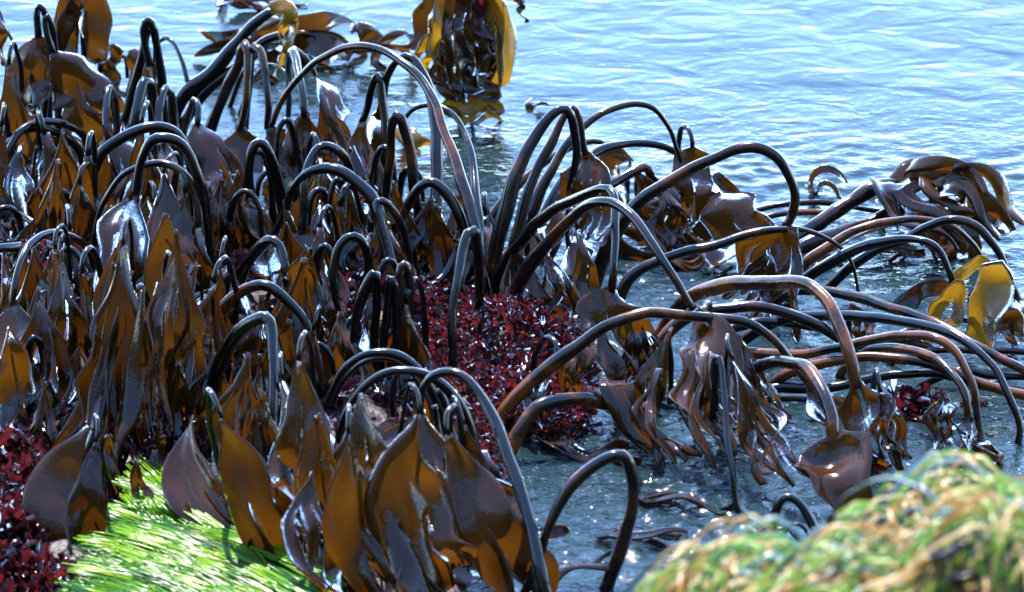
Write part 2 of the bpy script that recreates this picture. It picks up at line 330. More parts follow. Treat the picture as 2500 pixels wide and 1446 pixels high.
# ------------------------------------------------------------------ kelp traced from the photograph, back to front
# far left
kelp('grey stalk looping at the top left corner, its mauve blade flaring wide below', [(100,430),(114,200),(116,80),(108,25),(96,15),(90,40),(94,90)], (18,18), bl=[(94,90),(88,130),(100,190),(130,290)], W=120, bm='mauve', rt=450, re=460, K=2)
kelp('second grey stalk at the top left, twisting into a long shiny mauve blade', [(150,440),(140,220),(130,90),(116,40),(110,45),(114,80),(128,130)], (18,20), bl=[(128,130),(165,175),(225,250),(290,350)], W=120, K=2, bm='mauve', rt=460, re=480, tw=(-10,20))
kelp('thin stalk bent over at the left edge, ending in a round brown blade', [(112,340),(100,240),(75,190),(56,150),(50,120),(42,130),(36,190),(40,240)], (20,13), bl=[(40,240),(42,280),(38,350),(30,440)], W=95, bm='mauve', rt=440, re=470, tip=.7)
kelp('tall amber blade folded over like an arch above the top left stalks', [(205,330),(204,150),(202,10)], (16,16), bl=[(200,-10),(172,20),(160,80),(162,150)], W=62, rt=330, re=330, tw=(0,10), cup=.1, mer=.1, more=[([(205,-10),(232,20),(238,80),(240,160)],70,1,'mauve',335,335), ([(190,-5),(168,50),(150,100),(140,140)],40,1,'amber',335,335)])
kelp('small dark stalk entering at the left edge with an amber blade hanging', [(-40,260),(-30,60),(-5,22),(8,50),(22,85),(42,120)], (12,9), bl=[(-8,40),(2,90),(4,160)], W=30, rt=330, re=330)
kelp('short dark stalk hooked over left of the small amber blades', [(200,300),(206,150),(216,125),(230,120),(242,140),(244,175)], (16,14), rt=330, bl=[(244,175),(250,220),(250,300)], W=50, bm='bdark', re=360)
kelp('low hooked stalk with clear amber blades under it, upper left', [(238,300),(246,180),(262,145),(290,135),(307,142),(311,190)], (14,12), rt=320, bl=[(270,150),(265,190),(285,260),(295,330)], W=60, re=360, more=[([(325,120),(335,170),(330,260)],55,1,'amber',330,340),([(282,110),(275,140),(262,170)],45,1,'amber',320,330)])
kelp('black leaning stalk whose top is the highest grey loop left of centre', [(270,420),(310,270),(345,150),(360,75),(368,62),(380,90)], (34,18), rt=430)
kelp('tall black stalk looping over at the top, its tip a curled pink strip', [(404,430),(398,250),(390,150),(376,75),(360,50),(350,70),(356,110),(366,160)], (34,18), bl=[(366,155),(360,190),(372,230),(384,330)], W=34, bm='mauve', rt=440, re=440, tw=(0,140))
kelp('thin grey stalk bowing right from behind the highest loop', [(378,260),(378,150),(386,104),(402,93),(425,105),(445,150),(460,205),(470,245)], (12,13), rt=330)
kelp('thick black stalk leaning right over open water, with a yellow torn tip', [(400,330),(450,232),(520,175),(570,115),(615,65),(665,26)], (48,28), bl=[(660,28),(690,14),(712,35),(700,80),(690,130)], W=44, bm='yellow', rt=320, re=320, tw=(10,60), more=[([(690,40),(720,60),(700,110),(690,160),(675,190)],26,1,'yellow',320,325)])
kelp('dark blue stalk lying parallel below the thick leaning one', [(430,330),(500,225),(570,170),(640,105),(690,84)], (34,24), rt=320)
kelp('thin brown blade draped in the water behind the thick leaning stalk', bl=[(640,100),(560,110),(500,125),(470,140)], W=24, bm='bdark', rt=150, re=150)
# floating kelp far out
kelp('brown floating blade sticking up on the water left of the thick leaning stalk', bl=[(600,110),(560,90),(520,75),(485,80)], W=85, bm='mauve', rt=145, re=145, tw=(20,60), group='kelp afloat beyond the reef', name='floating_kelp', mer=.3)
kelp('large mauve blade floating behind the tall arches, highest of the floating ones', bl=[(700,90),(760,75),(830,80),(880,115)], W=105, K=2, bm='mauve', rt=150, re=150, tw=(10,-30), group='kelp afloat beyond the reef', name='floating_kelp', more=[([(650,140),(740,135),(850,125),(960,135)],48,2,'bdark',150,150),([(930,130),(905,90),(870,65),(850,70)],46,1,'mauve',148,148)])
kelp('amber floating fronds just right of the yellow torn tip', bl=[(640,60),(670,90),(740,110),(800,130)], W=70, K=2, bm='amber', rt=140, re=150, group='kelp afloat beyond the reef', name='floating_kelp', more=[([(640,105),(660,70),(700,60),(740,80)],40,1,'amber',150,150)])
kelp('dark brown floating clump cut by the top edge of the photo', bl=[(545,-6),(620,4),(700,2),(800,-2)], W=42, K=3, bm='bdark', rt=22, re=22, group='kelp afloat beyond the reef', name='floating_kelp', tw=(50,60), more=[([(560,2),(600,12),(690,18),(760,20)],22,2,'mauve',26,26)])
kelp('olive strips trailing between the floating blades and the yellow clump', bl=[(1000,85),(960,115),(925,145),(960,165)], W=34, K=2, bm='amber', rt=165, re=170, group='kelp afloat beyond the reef', name='floating_kelp')
kelp('flat brown raft of blades under the arches at upper centre', bl=[(560,215),(650,180),(700,190),(740,170)], W=40, K=3, bm='bdark', rt=200, re=200, tw=(60,60), group='kelp afloat beyond the reef', name='floating_kelp')
# tall yellow clump
kelp('tall clump of yellow and brown blades rising from the water at top centre', [(1150,280),(1165,150),(1160,-60)], (16,14), m='brown', bl=[(1190,-30),(1222,50),(1228,130),(1212,215)], W=62, bm='yellow', rt=285, re=285, tw=(5,15), group='kelp afloat beyond the reef',
  more=[([(1075,-60),(1060,20),(1030,90),(1010,130)],70,2,'mauve',270,270),([(1110,-40),(1100,50),(1095,120),(1110,200)],90,2,'yellow',284,290),([(1150,-40),(1160,60),(1150,150),(1130,230)],56,2,'amber',286,292),
        ([(1080,90),(1040,110),(1035,160),(1050,200)],50,2,'yellow',284,290),([(1150,60),(1120,110),(1110,150),(1095,190)],60,2,'yellow',294,294),([(1180,-20),(1165,50),(1190,110),(1185,160)],30,2,'red',296,296),([(1120,-60),(1140,40),(1150,140),(1150,240)],110,4,'amber',292,298),([(1180,-60),(1195,60),(1200,160),(1195,270)],80,3,'yellow',290,300),([(1090,120),(1085,180),(1100,250)],70,3,'amber',292,300),([(1205,100),(1180,130),(1190,170),(1160,215)],60,2,'bdark',296,298),
        ([(1080,100),(1072,140),(1062,190)],12,1,'yellow',298,298),([(1140,130),(1145,180),(1150,230)],130,1,'mauve',294,302),([(1080,235),(1130,215),(1180,220),(1225,235)],62,1,'mauve',298,298),([(1075,268),(1120,255),(1180,250),(1235,270)],50,1,'yellow',300,300),([(1060,262),(1130,280),(1180,286),(1230,285)],26,2,'yellow',304,304)])
kelp('little brown frond hanging into view at the top edge, right of the yellow clump', [(1250,-30),(1262,-30),(1275,0)], (6,4), rb=250, rt=250, bl=[(1275,0),(1272,25),(1285,55)], W=13, bm='bdark', re=250, group='kelp afloat beyond the reef', more=[([(1255,-4),(1270,2),(1280,10)],16,1,'amber',250,250)])
kelp('tiny dark frond afloat alone just right of the yellow clump', bl=[(1295,262),(1318,250),(1338,262)], W=18, bm='bdark', rt=268, re=268, group='kelp afloat beyond the reef', name='floating_kelp', tw=(60,70))
kelp('yellow-green blades floating in the gap behind the tallest arch', bl=[(985,330),(1020,345),(1060,385)], W=50, K=2, bm='yellow', rt=385, re=385, tw=(30,50), group='kelp afloat beyond the reef', name='floating_kelp')
# upper middle
kelp('narrow upright loop with orange blotches, over an amber blade', [(500,350),(545,235),(580,165),(590,122),(598,108),(606,125),(604,200),(598,265),(585,320)], (34,20), 'brown', bl=[(588,315),(590,360),(580,440),(585,540)], W=130, K=2, rt=400, re=440, tw=(10,15), cup=.1, split=.6)
kelp('slim bowed stalk right beside the orange-blotched loop', [(590,350),(606,230),(612,140),(622,112),(636,122),(646,170),(654,240),(652,315)], (26,18), bl=[(654,315),(690,370),(720,440),(740,540)], W=110, K=2, bm='bdark', rt=410, re=450)
kelp('thin dark arch behind the two narrow loops, ending in a brown blade on the right', [(560,260),(600,170),(640,120),(680,104),(720,118),(755,150),(775,195)], (16,12), bl=[(775,195),(800,235),(830,310),(860,400)], W=62, K=2, rt=330, re=430)
kelp('lower thin dark arch between the narrow loops and the wide arch', [(585,280),(620,195),(650,163),(690,172),(722,212)], (15,12), rt=360)
kelp('tapering dark fork of stalk rising behind the wide arch', [(705,330),(704,200),(706,150),(712,128),(722,150),(735,220),(746,285)], (14,24), bl=[(744,275),(738,320),(742,390),(760,480)], W=92, K=2, bm='bdark', rt=480, re=500)
kelp('twin-lobed amber blade leaning right, left of the hourglass blade', bl=[(785,215),(800,300),(830,380),(850,470)], W=75, K=3, bm='bdark', rt=470, re=500)
kelp('widest tallest arch, running from the centre over to the upper left', [(1190,770),(1178,670),(1155,540),(1118,410),(1085,330),(1065,260),(1025,190),(970,143),(910,118),(850,117),(790,140),(735,185),(690,245),(662,310)], (36,15), 'brown', rt=520)
kelp('dark arch just inside the right side of the tallest one, with an hourglass amber blade', [(1060,640),(1066,440),(1062,300),(1040,200),(1018,152),(990,134),(965,150),(945,190),(935,240),(924,285)], (36,20), 'brown', bl=[(926,280),(905,340),(912,390),(905,470),(910,540)], W=72, K=1, bm='amber', rt=520, re=600, tw=(0,150), cup=.25)
kelp('blunt grey loop left of the hourglass blade', [(950,560),(940,330),(930,200),(918,182),(908,215),(898,260),(884,300)], (26,20), bl=[(884,300),(882,350),(890,430),(870,520)], W=72, K=2, bm='mauve', rt=520, re=560)
kelp('slender black arch reaching right of the tallest arch', [(1182,720),(1168,560),(1155,410),(1135,330),(1108,282),(1062,258),(1015,264),(985,292)], (34,12), rt=560)
kelp('pinkish loop standing in front of the tallest arch', [(1030,640),(1015,480),(1000,360),(980,292),(965,282),(958,310),(950,400),(940,490)], (30,24), 'brown', bl=[(940,490),(950,560),(945,650),(965,730)], W=75, K=2, rt=620, re=680)
kelp('mauve blade standing in the gap behind the big V of stalks', bl=[(1185,525),(1190,600),(1180,690)], W=46, bm='mauve', rt=640, re=700)
# left middle
kelp('upper of two concentric black arches at the left edge', [(232,470),(226,400),(212,350),(190,318),(140,299),(90,302),(45,328),(12,385),(-10,440)], (26,18), rt=560, bl=[(-10,440),(-10,520),(0,600)], W=60, bm='mauve', re=620)
kelp('lower of two concentric black arches at the left edge', [(218,480),(200,385),(165,337),(115,315),(65,316),(28,340),(6,385),(1,440),(8,490)], (26,18), bl=[(8,485),(20,520),(15,580),(10,640)], W=48, bm='mauve', rt=560, re=640)
kelp('short blunt grey loop above the concentric arches', [(282,420),(284,300),(278,235),(266,218),(259,240),(260,310),(268,350)], (26,20), bl=[(268,350),(274,380),(262,450),(250,560)], W=58, bm='amber', rt=520, re=580)
kelp('dark hook with a pale-edged cupped blade, left of the mauve blades', [(118,360),(122,240),(130,195),(144,182),(156,200),(158,250),(150,290)], (20,16), bl=[(150,285),(145,320),(120,350),(100,390)], W=60, bm='bdark', rt=420, re=450)
kelp('wide grey stalk flattening into a dark blade, centre of the left bunch', [(378,440),(376,260),(366,205),(350,200),(342,235),(330,290),(322,330)], (24,30), bl=[(322,325),(308,380),(318,440),(300,540)], W=105, K=2, bm='bdark', rt=520, re=600)
kelp('short grey loop leaning left between wide grey stalk and slanted one', [(424,430),(424,300),(416,232),(404,218),(394,250),(388,295),(394,340)], (26,22), bl=[(394,340),(402,400),(410,470),(400,560)], W=92, K=2, bm='mauve', rt=520, re=600)
kelp('slanted grey stalk over a dark brown hanging blade, left of the water gap', [(436,430),(444,360),(456,290),(470,242),(482,262),(482,310)], (18,18), bl=[(480,300),(500,360),(520,440),(525,560)], W=115, K=2, bm='bdark', rt=520, re=600)
kelp('long grey arch sweeping down left to a flaring mauve blade', [(475,600),(468,430),(440,338),(395,312),(330,322),(262,362),(225,425),(205,485),(178,530)], (26,30), bl=[(178,528),(188,570),(205,640),(222,720)], W=110, K=2, bm='mauve', rt=620, re=740)
kelp('strip of mauve blade lying above the left arches', bl=[(110,325),(130,390),(150,470),(145,560)], W=100, K=2, bm='mauve', rt=560, re=600)
kelp('dark blade under the concentric arches at the left edge', bl=[(50,350),(40,430),(60,520),(50,600)], W=80, K=2, bm='bdark', rt=560, re=620)
kelp('thin orange-tipped stub of stalk under the concentric arches', [(70,560),(72,460),(82,400),(90,356)], (13,10), 'orange', rt=560)
kelp('narrow amber strap hanging left of the two stacked arches', bl=[(262,360),(252,430),(240,520),(236,600)], W=46, rt=600, re=640)
kelp('outer of two stacked arches at left centre, grey front leg', [(506,760),(508,600),(498,480),(475,400),(445,352),(410,335),(370,342),(346,385),(336,430),(330,475)], (40,22), bl=[(330,470),(312,530),(292,610),(272,720),(262,860)], W=120, K=2, bm='bdark', rt=760, re=900, split=.35)
kelp('inner of two stacked arches at left centre, its thin tip orange', [(492,780),(490,600),(478,470),(440,415),(385,398),(332,410),(280,447),(248,500),(233,560),(226,615)], (32,13), 'dark', bl=[(226,610),(232,650),(245,740)], W=28, bm='amber', rt=720, re=760)
kelp('broad shiny blade reflecting the sky inside the two stacked arches', bl=[(400,430),(405,540),(385,660),(350,800)], W=125, K=2, bm='mauve', rt=740, re=860, tw=(-10,20))
kelp('brown strap behind the stacked arches, right side', bl=[(452,470),(446,600),(460,700),(440,800)], W=66, K=2, bm='mauve', rt=760, re=820)
kelp('amber edge-lit strap between the stacked arches and the left edge', bl=[(275,500),(282,600),(268,700),(270,800)], W=80, K=2, bm='mauve', rt=760, re=840)
kelp('short arch cut by the left edge, above the thick horizontal one', [(215,700),(130,592),(90,552),(50,525),(5,515),(-40,530)], (24,18), rt=620)
kelp('thick black arch entering low at the left edge', [(275,840),(245,715),(205,655),(160,615),(110,597),(60,601),(0,606),(-60,620)], (34,24), rt=700)
kelp('grey hoop at the left edge ending in a big olive blade', [(240,760),(228,650),(205,597),(160,572),(118,570),(75,595),(48,640),(34,700),(30,745)], (26,17), bl=[(30,740),(34,800),(60,870),(40,960),(20,1060)], W=125, K=2, bm='amber', rt=940, re=1060, split=.4, tw=(0,10))
kelp('flat brown blade with a sun glint under the thick black arch', bl=[(55,590),(58,680),(45,770),(30,850)], W=80, K=2, bm='mauve', rt=760, re=860)
kelp('olive strap hanging under the thick black arch, second from the left edge', bl=[(125,610),(108,700),(100,780),(118,880),(128,960)], W=60, rt=860, re=960, bm='amber')
kelp('sky-reflecting strap below the thick black arch', bl=[(175,690),(160,780),(160,880),(140,990),(115,1060)], W=66, bm='mauve', rt=920, re=1060)
kelp('pair of narrow straps right below the thick black arch', bl=[(205,680),(215,780),(205,880),(190,980)], W=60, K=2, rt=900, re=1000)
kelp('pale rounded blade end beside the flaring mauve blade', bl=[(95,530),(85,570),(70,640)], W=56, bm='mauve', rt=640, re=690)
# centre
kelp('brown blade filling the gap left of the purple rock patch', bl=[(560,420),(560,500),(530,600),(520,640)], W=110, K=2, bm='bdark', rt=600, re=640)
kelp('loop with a bright silver front leg and a curled amber blade tip', [(720,640),(695,520),(670,420),(652,365),(632,348),(614,370),(608,430),(612,480)], (40,24), bl=[(611,475),(608,510),(636,560),(660,600),(690,640)], W=72, bm='amber', rt=660, re=700, tw=(20,70))
kelp('squared-off arch above the broad black one', [(868,640),(864,500),(856,420),(832,375),(790,357),(762,382),(745,430),(742,500),(738,570)], (28,22), bl=[(740,560),(735,620),(738,700),(752,800)], W=135, K=2, bm='amber', rt=720, re=800, tw=(0,8), split=.5, cup=.08)
kelp('broad black arch across the centre left', [(962,760),(942,620),(918,500),(880,452),(835,422),(790,413),(745,428),(712,470),(690,530),(662,585)], (46,20), bl=[(662,580),(640,640),(650,720)], W=50, bm='mauve', rt=700, re=740)
kelp('dark blade hanging inside the broad black arch', bl=[(845,430),(850,520),(845,620),(840,720)], W=110, K=3, bm='bdark', rt=700, re=760)
kelp('amber blade with sun star inside the broad black arch', bl=[(785,490),(780,560),(800,650),(790,740)], W=80, K=2, bm='mauve', rt=700, re=760)
kelp('amber blade behind the tipped arch right of centre left', bl=[(945,540),(950,620),(970,700),(985,770)], W=90, K=2, bm='amber', rt=720, re=780)
kelp('slim light stalk bowing down right from the broad arch', [(980,800),(955,640),(925,520),(924,495),(950,500),(978,548),(998,610),(1008,680)], (40,14), rt=740, m='brown', bl=[(1006,670),(1010,710),(1005,770)], W=30, re=790)
kelp('pointed purple arch just left of the big V of stalks', [(1165,740),(1150,620),(1122,530),(1090,472),(1052,447),(1010,478),(970,545),(925,620),(895,680)], (36,22), rt=700)
kelp('straight dark stalk slanting down right under the pointed arch', [(1150,690),(1095,642),(1030,592),(975,550)], (32,22), rt=660)
kelp('stout brown stump with a tiny forked orange tip', [(1010,800),(1050,715),(1095,655),(1112,615),(1118,590)], (42,16), 'brown', bl=[(1118,595),(1116,582),(1122,566)], W=16, K=2, bm='yellow', rt=740, re=740)
kelp('silvery upright loop standing in front of the red seaweed', [(1160,860),(1170,720),(1168,620),(1158,565),(1142,572),(1124,650),(1110,730),(1103,820),(1106,920)], (28,27), 'dark', bl=[(1106,915),(1108,970),(1105,1040)], W=30, bm='amber', rt=960, re=1040)
kelp('thick dark arch with a light front leg above the red seaweed gap', [(560,790),(585,680),(620,620),(655,588),(682,600),(696,650),(706,720)], (44,22), bl=[(708,710),(735,760),(750,840),(740,920)], W=60, bm='bdark', rt=860, re=920)
kelp('slim blue-white hoop crossing behind the thick dark arch', [(640,700),(600,640),(560,648),(534,690),(534,750),(552,815),(570,860)], (18,16), rt=880, bl=[(570,855),(590,910),(610,1000)], W=36, re=1010)
kelp('brown arch over the darkest hollow, light right leg', [(470,960),(500,830),(550,745),(610,705),(655,697),(700,730),(745,785),(772,860),(785,960),(790,1040)], (40,20), 'brown', rt=1020, bl=[(790,1030),(780,1090),(770,1160)], W=40, re=1160)
kelp('black arch with a long silver leg running straight down', [(490,1110),(515,960),(545,868),(590,802),(636,775),(658,785),(668,860),(666,950),(668,1030),(682,1120),(700,1230)], (44,26), bl=[(702,1220),(710,1270),(690,1330),(720,1400),(740,1480)], W=95, K=2, bm='bdark', rt=1250, re=1480)
kelp('round loop with a wrinkled top, centre', [(898,860),(900,700),(896,620),(878,582),(852,578),(824,605),(814,660),(820,720),(838,780),(852,850)], (30,22), 'dark', bl=[(850,840),(862,900),(858,980)], W=34, bm='amber', rt=900, re=980)
kelp('leftmost of three cut-looking loops above the front arches', [(905,960),(915,800),(922,690),(912,668),(890,705),(872,770),(860,870),(862,930)], (26,23), rt=980, bl=[(862,925),(868,1000),(862,1080)], W=34, re=1080)
kelp('middle of three cut-looking loops above the front arches', [(965,980),(968,800),(962,700),(950,680),(948,720),(940,790),(932,880),(925,960)], (26,20), rt=980, bl=[(926,950),(922,1040),(930,1130)], W=26, re=1130)
kelp('rightmost of three cut-looking loops, orange at its foot', [(1000,960),(1000,800),(998,680),(986,645),(974,670),(976,760),(986,850),(1000,920)], (26,24), 'brown', rt=980)
kelp('thin long stalk hanging behind the front arches', [(975,1000),(968,900),(970,980),(968,1100)], (14,16), rt=1040)
# front arches
kelp('brown strap under the front arches', bl=[(1090,960),(1070,1040),(1080,1130),(1060,1200)], W=60, bm='bdark', rt=1120, re=1220, K=2)
kelp('double black arch at front centre with an amber blade on its left', [(1110,1190),(1090,1060),(1050,940),(990,878),(930,862),(875,872),(832,915),(800,975),(784,1015)], (34,20), bl=[(782,1010),(770,1060),(785,1160),(775,1260),(800,1400)], W=150, K=3, bm='amber', rt=1180, re=1420, split=.35)
kelp('second line of the double black arch at front centre', [(1100,1200),(1080,1080),(1040,955),(985,890),(930,876),(880,888),(838,930),(812,990)], (22,14), rt=1120)
kelp('blue-edged front arch, middle of three, its blade reaching the bottom edge', [(1180,1300),(1170,1160),(1140,1030),(1100,960),(1045,918),(985,905),(925,918),(870,965),(835,1025),(824,1095)], (44,17), bl=[(824,1085),(835,1170),(880,1290),(980,1400),(1080,1500)], W=140, K=3, bm='mauve', rt=1300, re=1500, split=.25)
kelp('rightmost front arch, thick leg to the bottom edge and the broadest blades', [(1345,1520),(1320,1400),(1285,1250),(1240,1110),(1200,1015),(1155,945),(1110,912),(1062,915),(1032,950),(1022,1010)], (46,24), bl=[(1024,1000),(1012,1070),(1005,1150),(1040,1270),(1120,1400),(1180,1500)], W=240, K=4, bm='amber', rt=1320, re=1500, split=.3, tw=(10,15), mer=.2)
kelp('brown triangular blade at the foot of the rightmost front arch', bl=[(1090,1110),(1150,1200),(1220,1330),(1270,1470)], W=130, K=2, bm='amber', rt=1380, re=1480)
kelp('dark blade edge above the open pool', bl=[(1180,1100),(1210,1190),(1205,1290)], W=50, bm='bdark', rt=1270, re=1330)
kelp('black stalks bundled inside the rightmost front arch', [(1130,1290),(1120,1120),(1090,1000),(1070,950)], (30,24), rt=1250, rb=1290)
kelp('straight black stalk beside the bundle in the front arch', [(1095,1290),(1085,1120),(1060,990)], (26,20), rt=1240, rb=1290)
kelp('amber straps left of the long silver leg', bl=[(595,870),(600,970),(612,1090),(600,1210)], W=64, K=2, bm='amber', rt=1150, re=1260)
kelp('olive blade right of the long silver leg', bl=[(690,930),(715,1030),(735,1160),(760,1300),(800,1460)], W=120, K=3, bm='amber', rt=1260, re=1470)
kelp('huge brown blade spread beside the green grass, speckled with glints', bl=[(470,1020),(450,1130),(490,1240),(570,1330),(650,1400)], W=150, K=3, bm='amber', split=.4, rt=1260, re=1420, tw=(-20,10), cup=.12)
kelp('long brown blade slanting down right behind the glinting one', bl=[(500,1010),(560,1090),(620,1190),(670,1300),(740,1430)], W=170, K=3, bm='amber', rt=1230, re=1440)
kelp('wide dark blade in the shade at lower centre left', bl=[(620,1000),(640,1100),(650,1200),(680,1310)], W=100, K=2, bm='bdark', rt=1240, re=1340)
kelp('dark blade between the lower arches', bl=[(900,1090),(920,1170),(960,1290),(1000,1420)], W=110, K=2, bm='bdark', rt=1320, re=1440)
kelp('brown shaded blade under the olive blade', bl=[(830,1180),(850,1280),(870,1380),(880,1480)], W=120, K=3, bm='amber', rt=1400, re=1490)
# lower left bundle of straps
LB = [('pale', (275,640),(225,980),(200,1080),(160,1160),50,'mauve'), ('second', (315,660),(268,980),(240,1080),(200,1170),48,'mauve'), ('third', (350,700),(315,980),(290,1090),(280,1210),46,'mauve'), ('dark', (385,690),(350,960),(340,1060),(350,1150),46,'amber'),
      ('fifth', (425,680),(380,940),(370,1050),(365,1160),52,'mauve'), ('sixth', (450,660),(405,900),(395,1010),(385,1110),40,'amber'), ('seventh', (475,640),(430,880),(425,980),(415,1080),36,'amber')]
lab = ['leftmost pale strap of the lower left bundle', 'second pale strap of the lower left bundle, counted from the left', 'third strap of the lower left bundle, hanging lowest', 'dark strap in the middle of the lower left bundle', 'wide glossy strap right of the middle of the lower left bundle', 'narrow amber strap near the right end of the lower left bundle', 'last amber strap on the right of the lower left bundle']
for (a, p0, p1, p2, p3, W_, b_), lb in zip(LB, lab): kelp(lb, bl=[p0, p1, p2, p3], W=W_ * 1.15, bm=b_, rt=p3[1] - 80, re=p3[1] + 10, group='straps fanned over the lower left reef', K=1)
lab2 = ['outermost curved amber strap pouring left from the dark hollow', 'second curved strap pouring left from the dark hollow', 'third curved strap pouring left from the dark hollow', 'innermost curved strap, wrinkled and shiny, beside the dark hollow']
for i, lb in enumerate(lab2): kelp(lb, bl=[(515 + 3 * i, 705 + 12 * i), (455 + 12 * i, 750 + 14 * i), (412 + 18 * i, 830 + 12 * i), (400 + 18 * i, 930), (392 + 20 * i, 1060 + 10 * i)], W=46, bm='amber', rt=900, re=1080, group='straps fanned over the lower left reef')
kelp('mauve blade with pale spots over the red seaweed, bottom left corner', bl=[(215,1040),(150,1150),(118,1270),(122,1410)], W=135, bm='mauve', rt=1330, re=1400, tw=(0,5), cup=.05, tip=.9, K=1, group='straps fanned over the lower left reef')
kelp('brown cupped blade right of the spotted one', bl=[(235,1080),(215,1190),(200,1290),(195,1390)], W=105, bm='bdark', rt=1340, re=1400, tw=(0,30), group='straps fanned over the lower left reef')
kelp('torn brown blade tip lying on the green grass', bl=[(330,1120),(335,1190),(360,1250),(390,1300)], W=60, bm='mauve', rt=1290, re=1310, group='straps fanned over the lower left reef')
kelp('small torn blade above the grass, between the bundle and the glinting blade', bl=[(395,1060),(390,1120),(388,1190)], W=46, bm='mauve', rt=1190, re=1200, group='straps fanned over the lower left reef')
kelp('pale straight strap standing in front of the bundle with a sun star', bl=[(262,1060),(272,1120),(285,1220)], W=36, bm='mauve', rt=1230, re=1240, group='straps fanned over the lower left reef')
kelp('dark wet blade lying across at the left edge above the red seaweed', bl=[(0,990),(60,1040),(120,1080),(150,1120)], W=100, K=2, bm='bdark', rt=1080, re=1130, group='straps fanned over the lower left reef')
kelp('amber blade tip at the left edge just above the red seaweed', bl=[(60,980),(40,1050),(0,1110),(-30,1130)], W=60, bm='amber', rt=1120, re=1150, group='straps fanned over the lower left reef')
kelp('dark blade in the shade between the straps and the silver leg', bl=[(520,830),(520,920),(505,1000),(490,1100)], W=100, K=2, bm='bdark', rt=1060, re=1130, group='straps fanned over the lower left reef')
# right of centre
kelp('curved amber blade edge sweeping up right from the V of stalks', bl=[(1195,700),(1235,635),(1300,590),(1400,540)], W=46, bm='amber', rt=700, re=640, tw=(20,40))
kelp('thickest black stalk of the V, bending into a thin silver tip', [(1185,720),(1228,540),(1262,420),(1310,325),(1365,272),(1392,280),(1405,330),(1408,390),(1392,460)], (50,20), bl=[(1392,455),(1370,530),(1340,600)], W=50, bm='amber', rt=650, re=690)
kelp('reddish stalk of the V with a bright amber forked blade on top', [(1235,700),(1280,500),(1320,400),(1370,300),(1398,265),(1412,285),(1420,340),(1430,378)], (36,20), 'brown', bl=[(1428,372),(1435,420),(1425,500),(1420,600)], W=120, K=3, bm='amber', rt=640, re=680, split=.25)
kelp('pink stalk arching right highest over the open water', [(1262,650),(1310,490),(1365,385),(1415,318),(1480,272),(1550,256),(1602,270),(1635,320),(1660,385),(1668,420)], (36,10), 'brown', bl=[(1666,415),(1655,445),(1630,500)], W=50, bm='bdark', rt=560, re=600)
kelp('low stalk rising right behind the V of stalks', [(1180,560),(1245,470),(1330,395),(1400,358),(1450,345),(1478,352)], (32,16), 'brown', rt=500)
kelp('long low arch under the pink one', [(1290,620),(1350,480),(1420,398),(1480,362),(1550,350),(1610,354),(1665,380)], (34,20), rt=520)
kelp('pale purple stalk dipping to a folded tip before the far blades', [(1330,640),(1400,510),(1500,447),(1555,412),(1582,412),(1596,450)], (34,24), 'brown', bl=[(1594,440),(1605,480),(1600,540)], W=44, bm='mauve', rt=560, re=600)
kelp('rounded brown blade standing far left of the folded group', bl=[(1540,390),(1500,385),(1490,440),(1510,520)], W=88, bm='mauve', rt=520, re=560, group='folded blades behind the right arches', tw=(10,20))
kelp('folded blade with a flat top edge beneath the pink arch', bl=[(1690,360),(1685,430),(1680,500),(1670,590)], W=95, K=2, bm='mauve', rt=560, re=600, group='folded blades behind the right arches', tw=(0,10), mer=.08)
kelp('boat-shaped curled brown strap below the folded blades', bl=[(1765,470),(1740,550),(1670,590),(1600,570),(1570,500)], W=50, bm='bdark', rt=600, re=580, group='folded blades behind the right arches')
kelp('leaning mauve sheet reflecting the sky, right of the boat-shaped strap', bl=[(1760,470),(1790,540),(1820,600),(1770,680)], W=150, K=2, bm='mauve', rt=620, re=690, group='folded blades behind the right arches', mer=.15, tw=(-10,-30))
kelp('thin dark blade edge sloping right from the folded group', bl=[(1745,430),(1790,470),(1830,500)], W=26, bm='bdark', rt=520, re=530, group='folded blades behind the right arches')
kelp('shiny brown blade between the folded group and the V', bl=[(1545,415),(1570,450),(1600,500),(1640,560)], W=95, K=2, bm='amber', rt=560, re=600, group='folded blades behind the right arches')
kelp('amber blades low in the water behind the crossing arches', bl=[(1500,560),(1560,600),(1650,610),(1720,600)], W=50, K=2, bm='bdark', rt=620, re=630, group='folded blades behind the right arches')
kelp('great brown arch reaching far right over the folded blades', [(1440,720),(1495,580),(1555,498),(1650,435),(1750,383),(1830,362),(1888,380),(1922,425),(1940,480),(1932,530),(1915,555)], (42,24), 'brown', bl=[(1915,550),(1900,600),(1850,670),(1770,750)], W=120, K=3, bm='amber', rt=740, re=770, split=.3, more=[([(1935,560),(1945,640),(1940,740),(1946,840)],26,1,'bdark',800,850)])
kelp('dark stalk rising to a bend then straight down to a bright amber fan', [(1195,740),(1250,620),(1330,530),(1410,484),(1470,462),(1496,480),(1502,550),(1500,630),(1493,710)], (36,22), bl=[(1493,705),(1480,760),(1500,850),(1520,960)], W=200, K=4, bm='amber', rt=950, re=1010, split=.2, div=.4)
kelp('reddish arch crossing in front to a grey triangular blade foot', [(1220,820),(1275,680),(1345,585),(1420,512),(1482,494),(1538,522),(1590,592),(1645,680),(1692,755)], (44,20), 'brown', bl=[(1690,750),(1728,820),(1740,900),(1760,1010),(1800,1140)], W=150, K=4, bm='amber', rt=1030, re=1190, split=.3, div=.3)
kelp('amber blade lit across the middle, over the red seaweed', bl=[(1430,590),(1400,660),(1340,700),(1285,740)], W=66, bm='amber', rt=740, re=780, tw=(0,30))
kelp('hanging amber blade right of the red seaweed', bl=[(1410,560),(1425,650),(1440,740),(1465,820)], W=56, K=2, bm='amber', rt=780, re=830)
